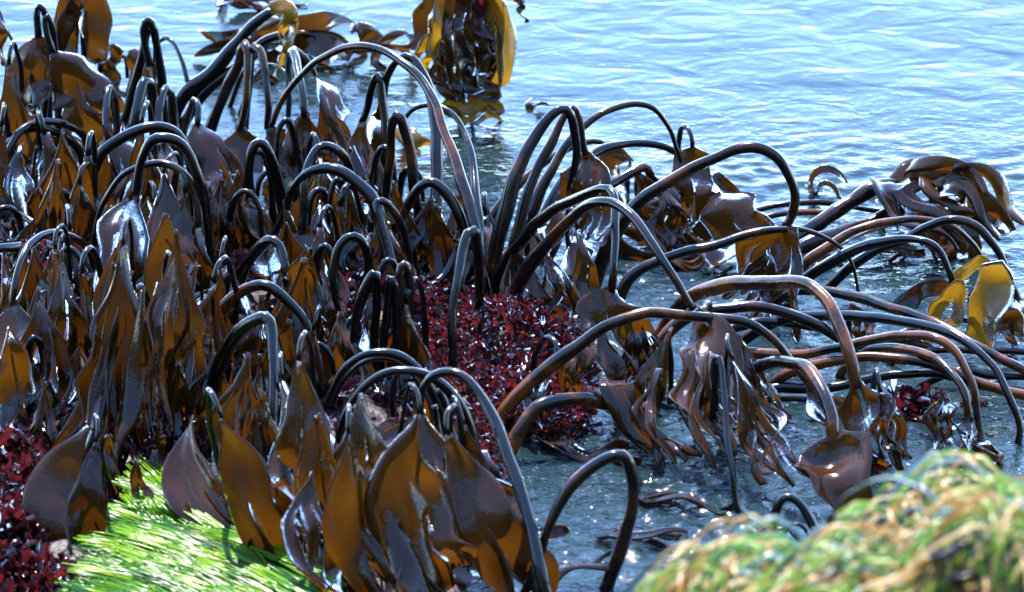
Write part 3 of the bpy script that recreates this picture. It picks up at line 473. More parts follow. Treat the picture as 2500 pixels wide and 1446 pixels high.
kelp('dark blade hanging behind the red seaweed', bl=[(1330,620),(1360,700),(1380,790)], W=100, K=3, bm='bdark', rt=780, re=810)
kelp('amber blade with torn lower edge left of the fan', bl=[(1440,790),(1420,860),(1390,930),(1400,1000)], W=60, bm='amber', rt=1000, re=1040)
kelp('narrow amber blade standing before the red seaweed patch', bl=[(1350,880),(1320,930),(1305,990),(1310,1060)], W=56, bm='amber', rt=1040, re=1080)
kelp('ochre straps trailing down right in the pool below the fan', bl=[(1500,950),(1560,1040),(1640,1110),(1720,1150)], W=90, K=3, bm='amber', rt=1070, re=1160)
kelp('thin looped strap dipping in the pool', bl=[(1610,900),(1580,1000),(1590,1080),(1640,1160)], W=60, K=2, bm='mauve', rt=1090, re=1170)
kelp('broad ochre blade right of the fan', bl=[(1640,800),(1610,880),(1600,970),(1590,1060)], W=90, K=2, bm='amber', rt=1030, re=1080)
kelp('long orange-topped arch between the crossing arch and the great brown one', [(1500,760),(1545,672),(1620,632),(1720,606),(1800,580),(1880,563),(1950,562),(2012,580),(2058,612),(2085,655),(2096,720)], (36,9), 'orange', rt=740)
kelp('orange-flecked arch high on the right', [(1920,730),(1960,650),(2020,605),(2090,562),(2170,542),(2250,535),(2320,550),(2372,592),(2420,665)], (32,12), 'orange', rt=700, rb=730)
kelp('black arch ending at the yellow blades', [(1880,740),(1970,678),(2040,635),(2110,600),(2190,585),(2255,588),(2300,622),(2326,690)], (42,18), bl=[(2326,680),(2350,665),(2395,640),(2425,640)], W=34, bm='yellow', rt=830, re=830, more=[([(2420,640),(2430,700),(2410,770),(2390,860)],96,1,'yellow',850,870,50),([(2340,680),(2325,740),(2290,800),(2260,850)],50,2,'yellow',850,860),([(2320,700),(2260,705),(2220,740),(2190,780)],52,1,'bdark',830,830),([(2440,750),(2470,800),(2480,860)],70,2,'amber',860,870)])
kelp('slim outermost arch at the right edge, widening into the water', [(2000,720),(2120,622),(2200,590),(2270,552),(2330,538),(2390,560),(2435,612),(2465,680),(2490,740)], (30,20), rt=760, bl=[(2488,735),(2500,770),(2510,840)], W=60, bm='bdark', re=850)
kelp('fat flattened purple stalk lying toward the far right blades', [(1940,590),(2000,545),(2070,497),(2140,458),(2190,452)], (44,38), 'brown', rt=560, group='kelp lying in the water at right', bl=[(2185,450),(2250,420),(2310,420),(2350,450)], W=95, bm='mauve', re=520, K=1, more=[([(2200,450),(2230,520),(2290,600),(2330,640)],60,1,'mauve',590,630,40),([(2260,430),(2300,400),(2320,420),(2330,470)],70,1,'mauve',560,570,40),([(2290,470),(2340,460),(2380,510),(2450,590)],70,2,'amber',590,610,40),([(2300,520),(2330,560),(2360,640)],110,3,'amber',600,650,40),([(2380,520),(2440,540),(2470,560)],60,1,'mauve',610,600,40)])
kelp('second fat purple stalk lying below the first', [(1900,640),(1990,590),(2100,555),(2170,520),(2225,500)], (42,34), 'brown', rt=590, group='kelp lying in the water at right')
kelp('curled olive blade loops on the water beyond the fat stalks', bl=[(1990,470),(2020,440),(2060,440),(2095,480)], W=26, K=2, bm='amber', rt=500, re=500, group='kelp lying in the water at right', name='floating_kelp')
kelp('thin straight stalk afloat behind the great brown arch', [(1800,545),(1850,512),(1920,497),(2000,495),(2080,505),(2170,520)], (18,14), rb=540, rt=535, group='kelp lying in the water at right')
kelp('orange-flecked stalk just under the thin straight one', [(1790,560),(1880,528),(1960,520),(2040,520)], (18,16), 'orange', rb=560, rt=545, group='kelp lying in the water at right')
kelp('submerged brown blades between the fat stalks and the orange-flecked arch', bl=[(1960,640),(2040,610),(2120,600),(2280,610)], W=60, K=3, bm='mauve', rt=640, re=640, tw=(60,70), group='kelp lying in the water at right')
# right crossing stalks
kelp('brown and orange stalk running off the right edge from behind the tall bend', [(1850,760),(1940,712),(2020,712),(2100,728),(2200,757),(2300,798),(2400,850),(2500,905),(2560,960)], (30,26), 'orange', rb=770, rt=960)
kelp('black-bodied stalk curving to the lower right corner with a blue sheen', [(1780,850),(1880,790),(1960,775),(2060,770),(2160,778),(2260,795),(2340,822),(2412,880),(2462,960),(2490,1050),(2470,1120)], (34,20), rb=850, rt=1080)
kelp('dark arch meeting the tall flaring stalk', [(1560,890),(1640,800),(1700,768),(1770,753),(1850,750),(1925,765),(2000,797),(2065,832),(2130,850)], (36,26), 'brown', rb=900, rt=900)
kelp('glossy black stalk low behind the dark arch', [(1700,870),(1780,810),(1850,785),(1920,790),(2000,800)], (30,24), rb=880, rt=860)
kelp('tall bend whose grey leg flares into a split blade with an eye-like reflection', [(1590,870),(1650,760),(1710,715),(1790,694),(1880,689),(1955,691),(2008,720),(2048,790),(2076,870),(2092,945)], (44,34), 'orange', bl=[(2092,935),(2105,990),(2130,1060),(2150,1150)], W=190, K=4, bm='amber', rt=1110, re=1150, split=.45, tw=(-22,-30), mer=.35)
kelp('smooth horizontal orange stalk behind the tall bend', [(1700,890),(1790,862),(1880,866),(1960,866),(2040,848),(2120,832),(2200,820),(2280,826),(2335,862),(2370,930),(2385,1000),(2395,1080)], (34,20), 'orange', rb=910, rt=1080, bl=[(2394,1070),(2405,1110),(2430,1160)], W=60, bm='bdark', re=1160)
kelp('bright orange stalk under the smooth horizontal one, with twin sun stars', [(1860,960),(1920,915),(2000,888),(2090,872),(2180,874),(2270,888),(2350,920),(2440,950),(2540,975)], (30,28), 'orange', rb=960, rt=1010)
kelp('blue-edged stalk dropping to a shaded brown blade at right', [(2060,900),(2130,852),(2210,852),(2280,872),(2328,920),(2358,970),(2366,1030)], (26,22), 'orange', rb=920, rt=1060, bl=[(2364,1020),(2350,1060),(2370,1110),(2400,1150)], W=64, bm='bdark', re=1150, K=2)
kelp('long black stalk lying flat under the orange ones', [(1800,960),(1900,948),(2000,948),(2100,932),(2200,912),(2300,915),(2400,940),(2540,960)], (28,24), rb=965, rt=980)
kelp('thin black stalk running off the right edge below the yellow blades', [(2180,880),(2280,858),(2380,856),(2540,862)], (20,18), rb=890, rt=890)
kelp('second thin stalk running off the right edge', [(2250,940),(2340,905),(2420,915),(2560,925)], (22,20), rb=945, rt=945)
kelp('dark low stalk near the pool, half hidden behind the grey foot', [(1780,990),(1860,975),(1950,972),(2040,1000),(2090,1040)], (24,20), 'brown', rb=1000, rt=1060)
kelp('long smooth brown arch across the right centre', [(1205,1050),(1260,970),(1330,905),(1400,850),(1480,795),(1560,770),(1650,768),(1750,774),(1830,790),(1890,832),(1940,892),(1985,950)], (42,20), 'orange', rt=1040, bl=[(1980,945),(2020,1010),(2080,1080),(2150,1180)], W=120, K=3, bm='amber', re=1130, rb=1060, split=.4, tw=(45,70))
kelp('brown arch ending in a grey foot and a large cupped blade', [(1770,1000),(1790,915),(1850,893),(1915,884),(1968,900),(2005,950),(2028,1015),(2035,1080)], (36,36), 'orange', bl=[(2035,1065),(2045,1110),(2058,1160),(2050,1250)], W=175, K=1, bm='amber', rt=1200, re=1270, tw=(0,10), cup=.3, rb=1010, tip=.9)
kelp('stout brown stalk lying left to right above the pool', [(1235,1120),(1290,1020),(1340,984),(1420,975),(1500,990),(1600,1002)], (44,34), 'orange', rb=1120, rt=1060)
kelp('straight pale stalk plunging into the pool', [(1745,940),(1748,875),(1762,900),(1768,990),(1778,1090),(1792,1190),(1804,1265)], (22,16), rb=1150, rt=1250)
kelp('shiny forked straps between the plunging stalk and the grey foot', bl=[(1790,880),(1830,980),(1880,1110),(1950,1230)], W=120, K=3, bm='mauve', rt=1150, re=1250)
kelp('brown strap left of the plunging stalk', bl=[(1735,860),(1720,950),(1740,1050),(1780,1150)], W=70, K=2, bm='amber', rt=1120, re=1190)
kelp('mauve folded strap tops at the meeting of stalks', bl=[(1755,810),(1740,850),(1770,890),(1800,960)], W=70, K=3, bm='mauve', rt=960, re=1030)
kelp('small amber blades standing in water under the orange stalks', bl=[(2080,740),(2100,780),(2110,850)], W=70, K=2, bm='amber', rt=850, re=870)
kelp('thin amber frond in the pool at right, below the flat black stalk', bl=[(2280,960),(2290,1000),(2240,1020)], W=44, K=2, bm='amber', rt=1030, re=1040, group='kelp lying in the water at right')
kelp('angular single stalk in the pool, bent like an elbow', [(1480,1440),(1520,1330),(1540,1250),(1546,1170),(1530,1122),(1500,1114),(1440,1142),(1385,1200),(1335,1300),(1305,1390),(1270,1470)], (38,28), 'brown', rb=1440, rt=1480)
kelp('brown blade half sunk at the foot of the elbow stalk', bl=[(1320,1440),(1400,1400),(1500,1370),(1560,1400)], W=60, K=2, bm='bdark', rt=1440, re=1430, tw=(60,60))
kelp('drowned blade under the pool surface right of the elbow', bl=[(1460,1330),(1540,1300),(1620,1290),(1700,1320)], W=46, K=2, bm='bdark', rt=1320, re=1330, tw=(65,70))

# long curtains of straps
CUR = [('curtain of long dark straps falling from the stacked arches to the grass', [(300,600),(292,790),(255,990),(215,1180)],150,5,'bdark'), ('curtain of glossy straps right under the inner stacked arch', [(430,560),(425,740),(385,940),(330,1150)],140,5,'mauve'),
 ('narrow straps hanging straight below the thick black arch at the left', [(150,610),(155,760),(140,900),(120,1060)],120,4,'bdark'), ('dark straps hanging in the gap right of the big olive blade', [(95,700),(100,850),(90,980),(60,1090)],100,4,'bdark'),
 ('brown straps falling out of the dark hollow towards the grass', [(520,700),(460,830),(430,970),(410,1130)],110,5,'amber'), ('long olive straps hanging on the left of the silver leg', [(600,860),(590,1020),(610,1160),(640,1290)],130,4,'amber'),
 ('dark straps hanging on the right of the silver leg', [(730,880),(740,1040),(770,1190),(810,1380)],130,2,'amber'), ('shaded straps under the double black arch', [(880,960),(890,1110),(910,1270),(950,1430)],140,2,'mauve'),
 ('dark straps inside the rightmost front arch, right of its broad blade', [(1130,1040),(1150,1180),(1170,1300),(1180,1440)],120,2,'bdark'), ('long straps leaning right at the bottom edge under the front arches', [(900,1150),(950,1270),(1010,1380),(1080,1500)],150,2,'amber'),
 ('straps hanging behind the three cut-looking loops', [(900,720),(900,850),(890,980)],120,5,'bdark'), ('straps hanging behind the round wrinkled loop', [(780,560),(775,700),(760,850)],110,4,'amber'),
 ('dark straps between the hourglass blade and the broad arch', [(860,350),(865,470),(850,620)],120,5,'bdark'), ('dark straps in front of the purple crust', [(560,640),(570,760),(560,880)],70,4,'bdark'),
 ('long amber strap pair at the very bottom left of the front arches', [(760,1150),(740,1280),(760,1400),(800,1500)],110,3,'amber')]
for lb, pts, W_, K_, b_ in CUR: kelp(lb, bl=pts, W=W_, K=K_, bm=b_, rt=pts[-1][1] - 70, re=pts[-1][1] + 10, split=.22, group='curtains of long straps')

kelp('brown blade hump bulging from the water at the far right, farthest of the clump', bl=[(2200,440),(2260,415),(2330,430),(2400,520)], W=85, K=3, bm='mauve', rt=560, re=600, group='kelp lying in the water at right', tip=.7)
kelp('olive straps spilling right from the far right clump', bl=[(2300,430),(2380,470),(2440,540),(2475,600)], W=110, K=4, bm='amber', rt=590, re=610, group='kelp lying in the water at right')
kelp('dark wet straps hanging from the far right clump into the glitter', bl=[(2180,460),(2230,530),(2300,600),(2360,650)], W=100, K=4, bm='bdark', rt=610, re=650, group='kelp lying in the water at right')
for lb, pts, W_, K_, b_ in [('flat brown strap awash left of the elbow stalk', [(1180,1290),(1260,1330),(1340,1340),(1420,1320)],60,2,'bdark'), ('flat brown blade awash below the stout brown stalk', [(1330,1080),(1420,1110),(1520,1120),(1600,1150)],60,3,'bdark'),
  ('brown blades awash below the twin sun stars', [(1850,1010),(1950,1030),(2060,1020)],50,3,'bdark'), ('dark strap awash at the foot of the plunging stalk', [(1560,1210),(1660,1230),(1760,1260),(1840,1250)],50,3,'bdark'), ('brown straps awash left of the far right clump', [(1950,600),(2050,640),(2150,640),(2260,620)],60,4,'bdark'),
  ('dark straps awash under the yellow blades', [(2060,840),(2160,835),(2260,840),(2360,850)],50,4,'bdark'), ('brown blade awash under the long smooth brown arch', [(1640,640),(1700,660),(1800,650)],46,3,'mauve'), ('dark straps awash beside the boulder', [(2120,1010),(2200,1030),(2300,1050),(2420,1040)],60,4,'bdark')]:
    kelp(lb, bl=pts, W=W_, K=K_, bm=b_, rt=pts[0][1] + 12, re=pts[-1][1] + 12, tw=(55, 68), group='straps awash at the water line', name='floating_kelp', m='dark')
for lb, pts, W_, K_, b_ in [('dark straps hanging behind the fan of amber blades', [(1560,760),(1570,870),(1560,990)],150,3,'bdark'), ('brown straps hanging from the knot of crossing stalks', [(1720,800),(1740,920),(1760,1060)],150,3,'bdark'), ('amber straps hanging right of the knot of crossing stalks', [(1800,820),(1830,930),(1900,1080)],110,3,'amber'),
  ('dark straps hanging below the V of stalks', [(1250,600),(1270,690),(1280,790)],110,4,'bdark'), ('dark straps hanging inside the great brown arch', [(1620,450),(1640,540),(1660,640)],120,5,'bdark'), ('amber straps hanging from the great brown arch tip', [(1880,600),(1860,680),(1830,780)],110,4,'amber'),
  ('shaded straps behind the grey foot of the tall bend', [(2150,960),(2170,1060),(2200,1150)],110,4,'bdark'), ('shaded straps under the right ends of the orange stalks', [(2300,950),(2310,1030),(2320,1100)],80,3,'bdark')]:
    kelp(lb, bl=pts, W=W_, K=K_, bm=b_, rt=pts[-1][1] - 30, re=pts[-1][1] + 10, split=.2, group='curtains of long straps')

for lb, pts, W_, K_, b_, rr in [('biggest single sheet at the front, its left edge rolled', [(1020,1010),(985,1150),(1040,1330),(1130,1520)],200,3,'amber',1470), ('smooth sheet left of the biggest one at the front', [(850,1060),(850,1220),(905,1370),(1010,1520)],140,2,'amber',1480),
   ('upright smooth sheet under the foot of the silver leg', [(775,1010),(765,1130),(785,1260),(800,1420)],120,2,'amber',1400), ('sloping brown sheet over the right end of the grass', [(540,1020),(585,1150),(640,1280),(700,1400)],140,2,'mauve',1400),
   ('short sheet edge-on beside the silver leg', [(640,960),(625,1080),(640,1200)],90,1,'amber',1260), ('sheet running to the bottom edge right of the biggest one', [(1095,1060),(1150,1200),(1230,1350),(1300,1500)],150,2,'amber',1430),
   ('long smooth dark sheet hanging left under the stacked arches', [(300,560),(290,700),(275,850),(250,1000)],110,1,'mauve',960), ('smooth pale-glinting sheet in the middle of the left bunch', [(400,520),(400,680),(375,830),(345,960)],110,1,'mauve',940),
   ('smooth brown sheet at the left edge over the other straps', [(20,800),(30,920),(15,1050)],110,1,'amber',1080), ('smooth brown sheet beside the round wrinkled loop', [(745,600),(740,700),(755,820)],100,1,'amber',860)]:
    kelp(lb, bl=pts, W=W_, K=K_, bm=b_, rt=rr, re=max(rr, pts[-1][1]) + 10, tip=.85, mer=.42, split=.45, div=.06, tw=((len(lb) * 7) % 70 - 35, (len(lb) * 13) % 90 - 45), group='broad undivided kelp sheets')

for lb, pts, W_, K_, b_ in [('brown curtain behind the two stacked arches, reaching their feet', [(360,480),(350,600),(330,760)],170,5,'amber'), ('dark curtain between the bright silver loop and the stacked arches', [(540,430),(530,560),(520,700)],150,5,'bdark'),
  ('brown curtain behind the squared-off arch', [(780,380),(790,500),(780,640)],170,5,'mauve'), ('olive curtain behind the concentric arches', [(120,330),(110,440),(100,560)],170,5,'amber'), ('dark curtain behind the top left loops', [(180,230),(200,330),(190,430)],150,4,'mauve'),
  ('brown curtain between the grey loops and the concentric arches', [(300,300),(300,400),(280,520)],140,4,'amber'), ('brown curtain left of the hourglass blade', [(800,260),(815,370),(830,480)],130,5,'amber'), ('dark curtain behind the pointed purple arch', [(1050,480),(1040,580),(1030,690)],150,5,'bdark'),
  ('olive curtain at the left edge under the hoop', [(10,620),(20,740),(10,870)],120,4,'amber'), ('brown curtain between hoop and stacked arches', [(170,560),(180,700),(170,850)],150,5,'mauve'), ('dark curtain in the hollow behind the brown arch', [(640,720),(640,850),(640,990)],170,5,'bdark'),
  ('brown curtain in the hollow behind the cut-looking loops', [(830,760),(830,880),(830,1000)],150,5,'mauve'), ('amber curtain falling left of the silver leg', [(540,900),(550,1030),(560,1160)],140,4,'amber'), ('brown curtain above the grass', [(330,920),(320,1040),(310,1150)],170,5,'mauve'), ('olive curtain above the red seaweed corner', [(80,880),(80,980),(70,1100)],150,4,'amber')]:
    kelp(lb, bl=pts, W=W_, K=K_, bm=b_, rt=pts[-1][1] - 40, re=pts[-1][1] + 6, split=.25, div=.15, group='curtains of long straps')
kelp('short grey hoop peeping over the left of the grassy boulder', [(1872,1400),(1885,1290),(1900,1235),(1925,1216),(1958,1238),(1990,1300),(2010,1380)], (26,26), rb=1420, rt=1440)
kelp('tiny second hoop behind the grey one by the grassy boulder', [(1905,1380),(1915,1300),(1940,1280),(1965,1290),(1980,1330)], (14,12), rb=1380, rt=1390)
# ------------------------------------------------------------------ shaded filling of the thicket
FILL = [(-20, 330), (560, 400), (860, 480), (1150, 600), (1150, 760), (1010, 900), (1060, 1120), (1000, 1330), (640, 1300), (420, 1080), (-20, 1060)]
rf = random.Random(11); cnt = 0; seen = set()
MARK = [(300, 60, 'the highest grey loop'), (120, 120, 'the top left corner loop'), (110, 300, 'the concentric arches'), (270, 240, 'the blunt grey loop'), (400, 340, 'the two stacked arches'), (470, 250, 'the slanted grey stalk'), (600, 270, 'the orange-blotched loop'), (640, 360, 'the bright silver loop'), (800, 370, 'the squared-off arch'),
        (790, 500, 'the broad black arch'), (910, 330, 'the hourglass blade'), (960, 340, 'the pinkish loop'), (1050, 480, 'the pointed purple arch'), (860, 620, 'the round wrinkled loop'), (680, 620, 'the thick dark arch'), (540, 720, 'the slim blue-white hoop'), (120, 600, 'the thick black arch at the left edge'),
        (60, 760, 'the big olive blade'), (200, 480, 'the long grey sweeping arch'), (320, 650, 'the dark flame-shaped blade'), (665, 900, 'the long silver leg'), (950, 780, 'the cut-looking loops'), (930, 880, 'the double black arch'), (1090, 930, 'the rightmost front arch'), (1050, 1200, 'the broadest front blade'), (780, 1200, 'the amber front blade'), (420, 950, 'the lower left strap bundle'), (560, 1200, 'the glinting brown blade'), (1120, 760, 'the silvery upright loop'), (420, 600, 'the broad sky-reflecting blade')]
while cnt < 55:
    x, y = rf.uniform(-20, 1180), rf.uniform(340, 1330)
    if not inpoly(x, y, FILL): continue
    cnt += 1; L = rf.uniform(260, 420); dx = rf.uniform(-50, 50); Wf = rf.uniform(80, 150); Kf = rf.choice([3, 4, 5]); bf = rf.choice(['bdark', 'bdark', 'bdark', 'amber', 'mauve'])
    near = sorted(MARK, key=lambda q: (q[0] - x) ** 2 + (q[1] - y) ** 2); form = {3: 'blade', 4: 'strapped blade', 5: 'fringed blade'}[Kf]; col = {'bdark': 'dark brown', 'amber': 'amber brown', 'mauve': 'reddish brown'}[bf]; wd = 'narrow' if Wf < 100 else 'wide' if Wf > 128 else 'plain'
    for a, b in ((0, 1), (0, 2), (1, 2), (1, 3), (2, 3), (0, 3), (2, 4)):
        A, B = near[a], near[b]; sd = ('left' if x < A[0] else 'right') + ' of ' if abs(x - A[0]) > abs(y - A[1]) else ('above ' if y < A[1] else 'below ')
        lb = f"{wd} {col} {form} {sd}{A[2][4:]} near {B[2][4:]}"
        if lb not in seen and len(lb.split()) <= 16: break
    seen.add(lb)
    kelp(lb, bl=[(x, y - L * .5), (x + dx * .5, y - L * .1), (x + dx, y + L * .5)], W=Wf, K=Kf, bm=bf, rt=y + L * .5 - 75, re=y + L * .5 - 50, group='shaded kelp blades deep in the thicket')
cnt = 0
while cnt < 22:                                      # slender black arches between the large ones
    x, y = rf.uniform(0, 1150), rf.uniform(480, 1180)
    if not inpoly(x, y, FILL): continue
    cnt += 1; wd = rf.uniform(35, 85) * rf.choice([-1, -1, 1]); h = rf.uniform(130, 230); k = rf.uniform(.3, .5)
    near = sorted(MARK, key=lambda q: (q[0] - x) ** 2 + (q[1] - y + 150) ** 2)
    for a, b in ((0, 1), (0, 2), (1, 2), (1, 3), (2, 3)):
        A, B = near[a], near[b]; lb = f"{'wide' if abs(wd) > 60 else 'tight'} black hoop bent {'left' if wd < 0 else 'right'} between {A[2][4:]} and {B[2][4:]}"
        if lb not in seen and len(lb.split()) <= 16: break
    seen.add(lb)
    kelp(lb, [(x, y), (x + wd * .02, y - h * .55), (x + wd * .2, y - h * .9), (x + wd * .55, y - h), (x + wd * .92, y - h * .84), (x + wd * 1.05, y - h * k)], (rf.uniform(24, 32), rf.uniform(13, 17)), bl=[(x + wd * 1.05, y - h * k), (x + wd * 1.1, y - h * .2), (x + wd * 1.1, y + 60)], W=rf.uniform(60, 110), K=3, bm=rf.choice(['bdark', 'mauve', 'amber']), rt=y + 30, re=y + 60, group='slender black arches in the thicket')
# ------------------------------------------------------------------ red and purple algae
def algae(label, poly, n, m, size, zlo=.0, zhi=.05, seed=1):
    rnd = random.Random(seed); vs = []; fs = []; xs = [p[0] for p in poly]; ys = [p[1] for p in poly]; k = 0
    while k < n:
        px, row = rnd.uniform(min(xs), max(xs)), rnd.uniform(min(ys), max(ys))
        if not inpoly(px, row, poly): continue
        k += 1; g = at(px, row, rowY(row, .04)); z0 = max(reef_z(g.x, g.y), -.005)
        c = Vector((g.x, g.y, z0 + rnd.uniform(zlo, zhi))); s = size * rnd.uniform(.5, 1.5)
        up = Vector((rnd.gauss(0, .7), rnd.gauss(-.3, .7), rnd.uniform(.2, 1))).normalized(); sd = up.orthogonal().normalized()
        q = rnd.uniform(0, 6.3); sd = sd * math.cos(q) + up.cross(sd) * math.sin(q); nn = up.cross(sd); b = len(vs); ph = rnd.uniform(0, 6)
        for j in range(5):
            for i in range(5):
                u, v = (i - 2) / 2, j / 4; wd = (.25 + .75 * math.sin(v * 2.2)) * s * (1 - .25 * (j == 4 and i % 2))
                vs.append(c + sd * (u * wd * .36) + up * (v * s * 1.6) + sd * (.3 * s * math.sin(v * 3 + ph)) + nn * (.28 * s * math.sin(u * 2.6 + ph) * v + .3 * s * v * v + .12 * s * math.sin(7 * u + 5 * v + ph)))
        for j in range(4):
            for i in range(4): a = b + j * 5 + i; fs.append((a, a + 1, a + 6, a + 5))
    link('red_seaweed' if m == 'red' else 'purple_seaweed', mesh('algae', vs, fs), M[m], label=label, cat='seaweed', group='ruffled seaweed patches', kind='stuff')
algae('crimson ruffled seaweed patch in the middle of the reef', [(1040,740),(1130,700),(1200,720),(1250,760),(1330,750),(1420,790),(1450,850),(1440,1000),(1330,1040),(1230,1010),(1150,960),(1090,900),(1030,850)], 2600, 'red', .0115, seed=1)
algae('dark red seaweed behind the front arches', [(1100,900),(1200,980),(1250,1090),(1180,1150),(1120,1080),(1000,1000),(980,820)], 400, 'red', .012, seed=2)
algae('purple seaweed crust left of the silver front leg', [(510,540),(600,530),(640,640),(600,700),(520,690)], 420, 'purple', .018, seed=3)
algae('red sprigs among the purple crust', [(520,520),(590,530),(590,590),(540,580)], 60, 'red', .014, .02, .06, seed=4)
algae('glossy red seaweed at the left edge above the grass', [(-20,1110),(100,1120),(120,1200),(90,1330),(0,1370),(-20,1370)], 800, 'red', .018, 0, .05, seed=5)
algae('red seaweed in the bottom left corner', [(-10,1400),(70,1370),(190,1400),(200,1446),(160,1500),(-20,1500)], 400, 'red', .016, 0, .03, seed=6)
algae('dark purple seaweed over the lower left rock', [(-20,1060),(420,1060),(470,1240),(330,1130),(220,1240),(-20,1420)], 700, 'purple', .022, -.01, .02, seed=7)
algae('red tufts between the left edge blades', [(60,640),(110,660),(240,780),(250,930),(200,900),(70,760)], 110, 'red', .017, .02, .08, seed=8)
algae('red tuft glimpsed behind the round loop', [(740,740),(850,700),(880,780),(800,800)], 120, 'red', .02, .0, .06, seed=9)
algae('small dark red tuft behind the bent stalk at the upper left', [(60,300),(120,300),(110,330),(70,330)], 60, 'red', .02, .05, .12, seed=10)
algae('purple seaweed carpeting the hollow rock between stalks', [(480,900),(640,860),(1080,1000),(1120,1280),(700,1400),(440,1100)], 700, 'purple', .02, -.01, .02, seed=12)
algae('purple seaweed carpeting the rock under the left arches', [(-20,420),(500,420),(1150,640),(1150,780),(900,900),(500,820),(-20,1000)], 900, 'purple', .022, -.01, .02, seed=13)
algae('red weed drowned in the pool at right', [(2190,925),(2260,930),(2240,965),(2200,975)], 40, 'red', .02, .0, .01, seed=14)
# ------------------------------------------------------------------ sea grass
def ribbons(name, strands, m, label, cat, group=None):
    vs = []; fs = []; cs = []
    for P, wd, col, col2 in strands:
        n = len(P); b = len(vs)
        for i, p in enumerate(P):
            T = (P[min(n - 1, i + 1)] - P[max(0, i - 1)]).normalized(); sd = T.cross(Vector((.0, -.5, 1))).normalized()
            w_ = wd * (.6 + .4 * min(1, i / 3)) * (1 if i < n - 3 else (n - i) / 4)
            t = i / (n - 1); c = [lerp(a, q, t) for a, q in zip(col, col2)]
            vs += [p - sd * w_ / 2, p + Vector((0, 0, wd * .12)), p + sd * w_ / 2]; cs += [(*c, 1)] * 3
        for i in range(n - 1):
            a = b + 3 * i; fs += [(a, a + 1, a + 4, a + 3), (a + 1, a + 2, a + 5, a + 4)]
    me = mesh(name, vs, fs); at_ = me.color_attributes.new('tint', 'FLOAT_COLOR', 'POINT'); at_.data.foreach_set('color', [q for c in cs for q in c])
    link(name, me, M[m], label=label, cat=cat, group=group, kind='stuff')
def sea_grass():
    rnd = random.Random(5); S = []
    starts = [(315,1120),(450,1125),(480,1240),(530,1330),(660,1400),(560,1470),(120,1520),(140,1400),(195,1350),(195,1240)]
    while len(S) < 4200:
        x0, y0 = rnd.uniform(120, 660), rnd.uniform(1120, 1520)
        if not inpoly(x0, y0, starts): continue
        upper = y0 < 1235 and x0 > 310; a0 = R(rnd.gauss(46 if upper else 12 + (x0 - 200) * .035, 4)); L0 = rnd.uniform(110, 200) if upper else rnd.uniform(260, 520); bend = rnd.gauss(.14 if not upper else -.1, .06); lift = rnd.random(); k0 = rnd.random()
        for _ in range(rnd.randint(8, 26)):
            x, y, ang = x0 + rnd.gauss(0, 14), y0 + rnd.gauss(0, 7), a0 + rnd.gauss(0, .035); L = L0 * rnd.uniform(.75, 1.1); n = 16; Q = []; lf = lift + rnd.uniform(-.12, .12); bd = bend + rnd.gauss(0, .03)
            for i in range(n):
                hz = .045 + .022 * lf + .007 * math.sin(i * .45 + lift * 9) - .025 * (i / n) ** 2; Q.append(at(x, y, rowY(y, hz)))
                x += L / n * math.cos(ang); y += L / n * math.sin(ang); ang += bd / n * 3
            k = k0 + rnd.uniform(-.2, .2)
            if k < .28: c1, c2 = (.11, .20, .003), (.05, .13, .003)
            elif k < .72: c1, c2 = (.025 + .03 * rnd.random(), .105 + .04 * rnd.random(), .002), (.010, .06, .004)
            else: c1, c2 = (.008, .045, .003), (.006, .035, .008)
            S.append((Q, rnd.uniform(.002, .0036), c1, c2))
    ribbons('sea_grass', S, 'grass', 'bright green sea grass combed to the right at lower left', 'sea grass')
sea_grass()
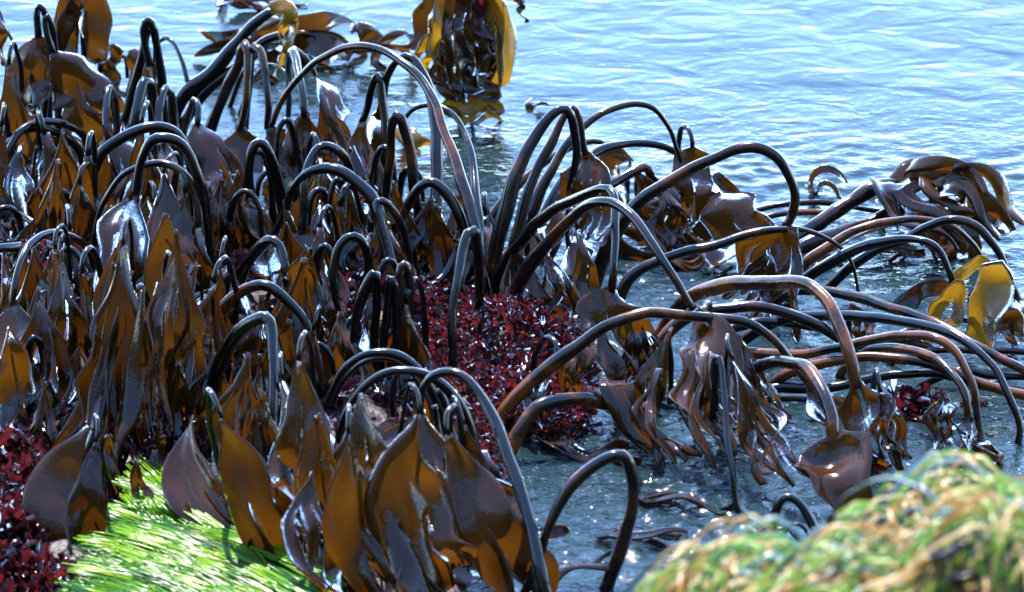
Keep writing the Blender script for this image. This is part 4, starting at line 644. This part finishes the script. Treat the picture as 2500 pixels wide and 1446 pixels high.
# ------------------------------------------------------------------ near boulder with blurred grass
DOME = [(2330,1225,-2.75,.40,.42), (2600,1250,-2.75,.5,.45), (2140,1365,-2.9,.4,.4), (1830,1420,-3.0,.56,.42), (2050,1440,-3.2,.5,.40), (2450,1320,-3.2,.5,.4)]
DOME = [(lambda p: (p.x, p.y, p.z, rx, ry))(at(px, py, Y)) for px, py, Y, rx, ry in DOME]
def boulder_z(x, y):
    z = -.4
    for X, Y, Z, rx, ry in DOME:
        d = math.sqrt(((x - X) / rx) ** 2 + ((y - Y) / ry) ** 2); z = max(z, Z - (Z + .4) * d ** 2.0)
    return z + .028 * noise.noise(Vector((x * 5, y * 5, 2))) + .008 * noise.noise(Vector((x * 30, y * 30, 2)))
def boulder():
    xs = np.linspace(-.5, 2.2, 150); ys = np.linspace(-4.1, -2.0, 120); W_ = len(xs)
    vs = [(x, y, boulder_z(x, y)) for y in ys for x in xs]; fs = [(j * W_ + i, j * W_ + i + 1, (j + 1) * W_ + i + 1, (j + 1) * W_ + i) for j in range(len(ys) - 1) for i in range(W_ - 1)]
    link('boulder', mesh('boulder', vs, fs), M['rock'], kind='structure', label='near boulder covered in blurred sea grass')
    rnd = random.Random(9); S = []
    while len(S) < 5600:
        x, y = rnd.uniform(-.1, 1.05), rnd.uniform(-3.75, -2.55)
        if boulder_z(x, y) < .35: continue
        low = x < .55 and y < -2.85
        dirn = Vector((rnd.gauss(-.75 if low else -.55, .35), rnd.gauss(-.25, .5), 0)).normalized(); L = rnd.uniform(.14, .38); n = 9; P = []; lift = rnd.choice([rnd.uniform(.002, .03), rnd.uniform(.01, .05), rnd.uniform(.01, .08)])
        for i in range(n):
            P.append(Vector((x, y, boulder_z(x, y) + lift * math.sin(math.pi * (i + .4) / n) + .004)))
            gx = (boulder_z(x + .01, y) - boulder_z(x - .01, y)) / .02; gy = (boulder_z(x, y + .01) - boulder_z(x, y - .01)) / .02
            dirn = (dirn - Vector((gx, gy, 0)) * .10 + Vector((rnd.gauss(0, .07), rnd.gauss(0, .07), 0))).normalized()
            st = L / n / math.sqrt(1 + (gx * dirn.x + gy * dirn.y) ** 2); x += dirn.x * st; y += dirn.y * st
        k = rnd.random() + .25 * noise.noise(Vector((x * 5, y * 5, 7)))
        if k < .20: c = (.22, .11, .02)
        elif k < .36: c = (.34, .25, .11)
        elif k < .74: c = (.04 + .10 * rnd.random(), .17, .012)
        elif k < .93: c = (.010, .03, .012)
        else: c = (.10, .18, .20)
        S.append((P, rnd.uniform(.003, .0075), c, tuple(q * .75 for q in c)))
    ribbons('boulder_grass', S, 'grass2', 'blurred ochre and green sea grass draped over the near boulder', 'sea grass')
boulder()
def BR(px, py):                                      # ground row whose depth is where that photo point meets the boulder
    r_ = ray(px, py); d = 3.0
    while d < 7 and (CAM + r_ * d).z > boulder_z((CAM + r_ * d).x, (CAM + r_ * d).y) + .03: d += .01
    return 723 + 10000 * math.tan(math.atan2(CAM.z, (CAM + r_ * d).y - CAM.y) - PITCH)
kelp('blurred thin arch over the seam of the grassy boulder, holding a crumpled purple blade', [(2360,1400),(2338,1310),(2300,1245),(2250,1198),(2190,1172),(2130,1176),(2070,1208),(2030,1262),(2015,1310)], (12,11), rb=BR(2300,1330), rt=BR(2050,1330), group='kelp growing on the grassy boulder', bl=[(2020,1300),(2050,1290),(2110,1330),(2200,1350)], W=90, K=2, bm='purple', re=BR(2150,1350))
kelp('wet purple blade folded on the near face of the grassy boulder', bl=[(1930,1330),(2010,1340),(2110,1345),(2230,1335)], W=80, K=2, bm='purple', rt=BR(1960,1345) + 30, re=BR(2200,1350) + 30, group='kelp growing on the grassy boulder')
kelp('dark blade crumpled low on the right side of the grassy boulder', bl=[(2330,1370),(2380,1350),(2430,1360)], W=70, K=2, bm='purple', rt=BR(2350,1375) + 30, re=BR(2430,1375) + 30, group='kelp growing on the grassy boulder')
kelp('small crumpled purple scrap at the left crest of the grassy boulder', bl=[(1870,1345),(1900,1320),(1960,1330)], W=60, K=2, bm='purple', rt=BR(1900,1350) + 30, re=BR(1900,1350) + 30, group='kelp growing on the grassy boulder')
kelp('purple blade scrap under the thin arch, right of the folded blade', bl=[(2180,1280),(2240,1275),(2290,1300)], W=70, K=2, bm='purple', rt=BR(2230,1290) + 30, re=BR(2280,1300) + 30, group='kelp growing on the grassy boulder')
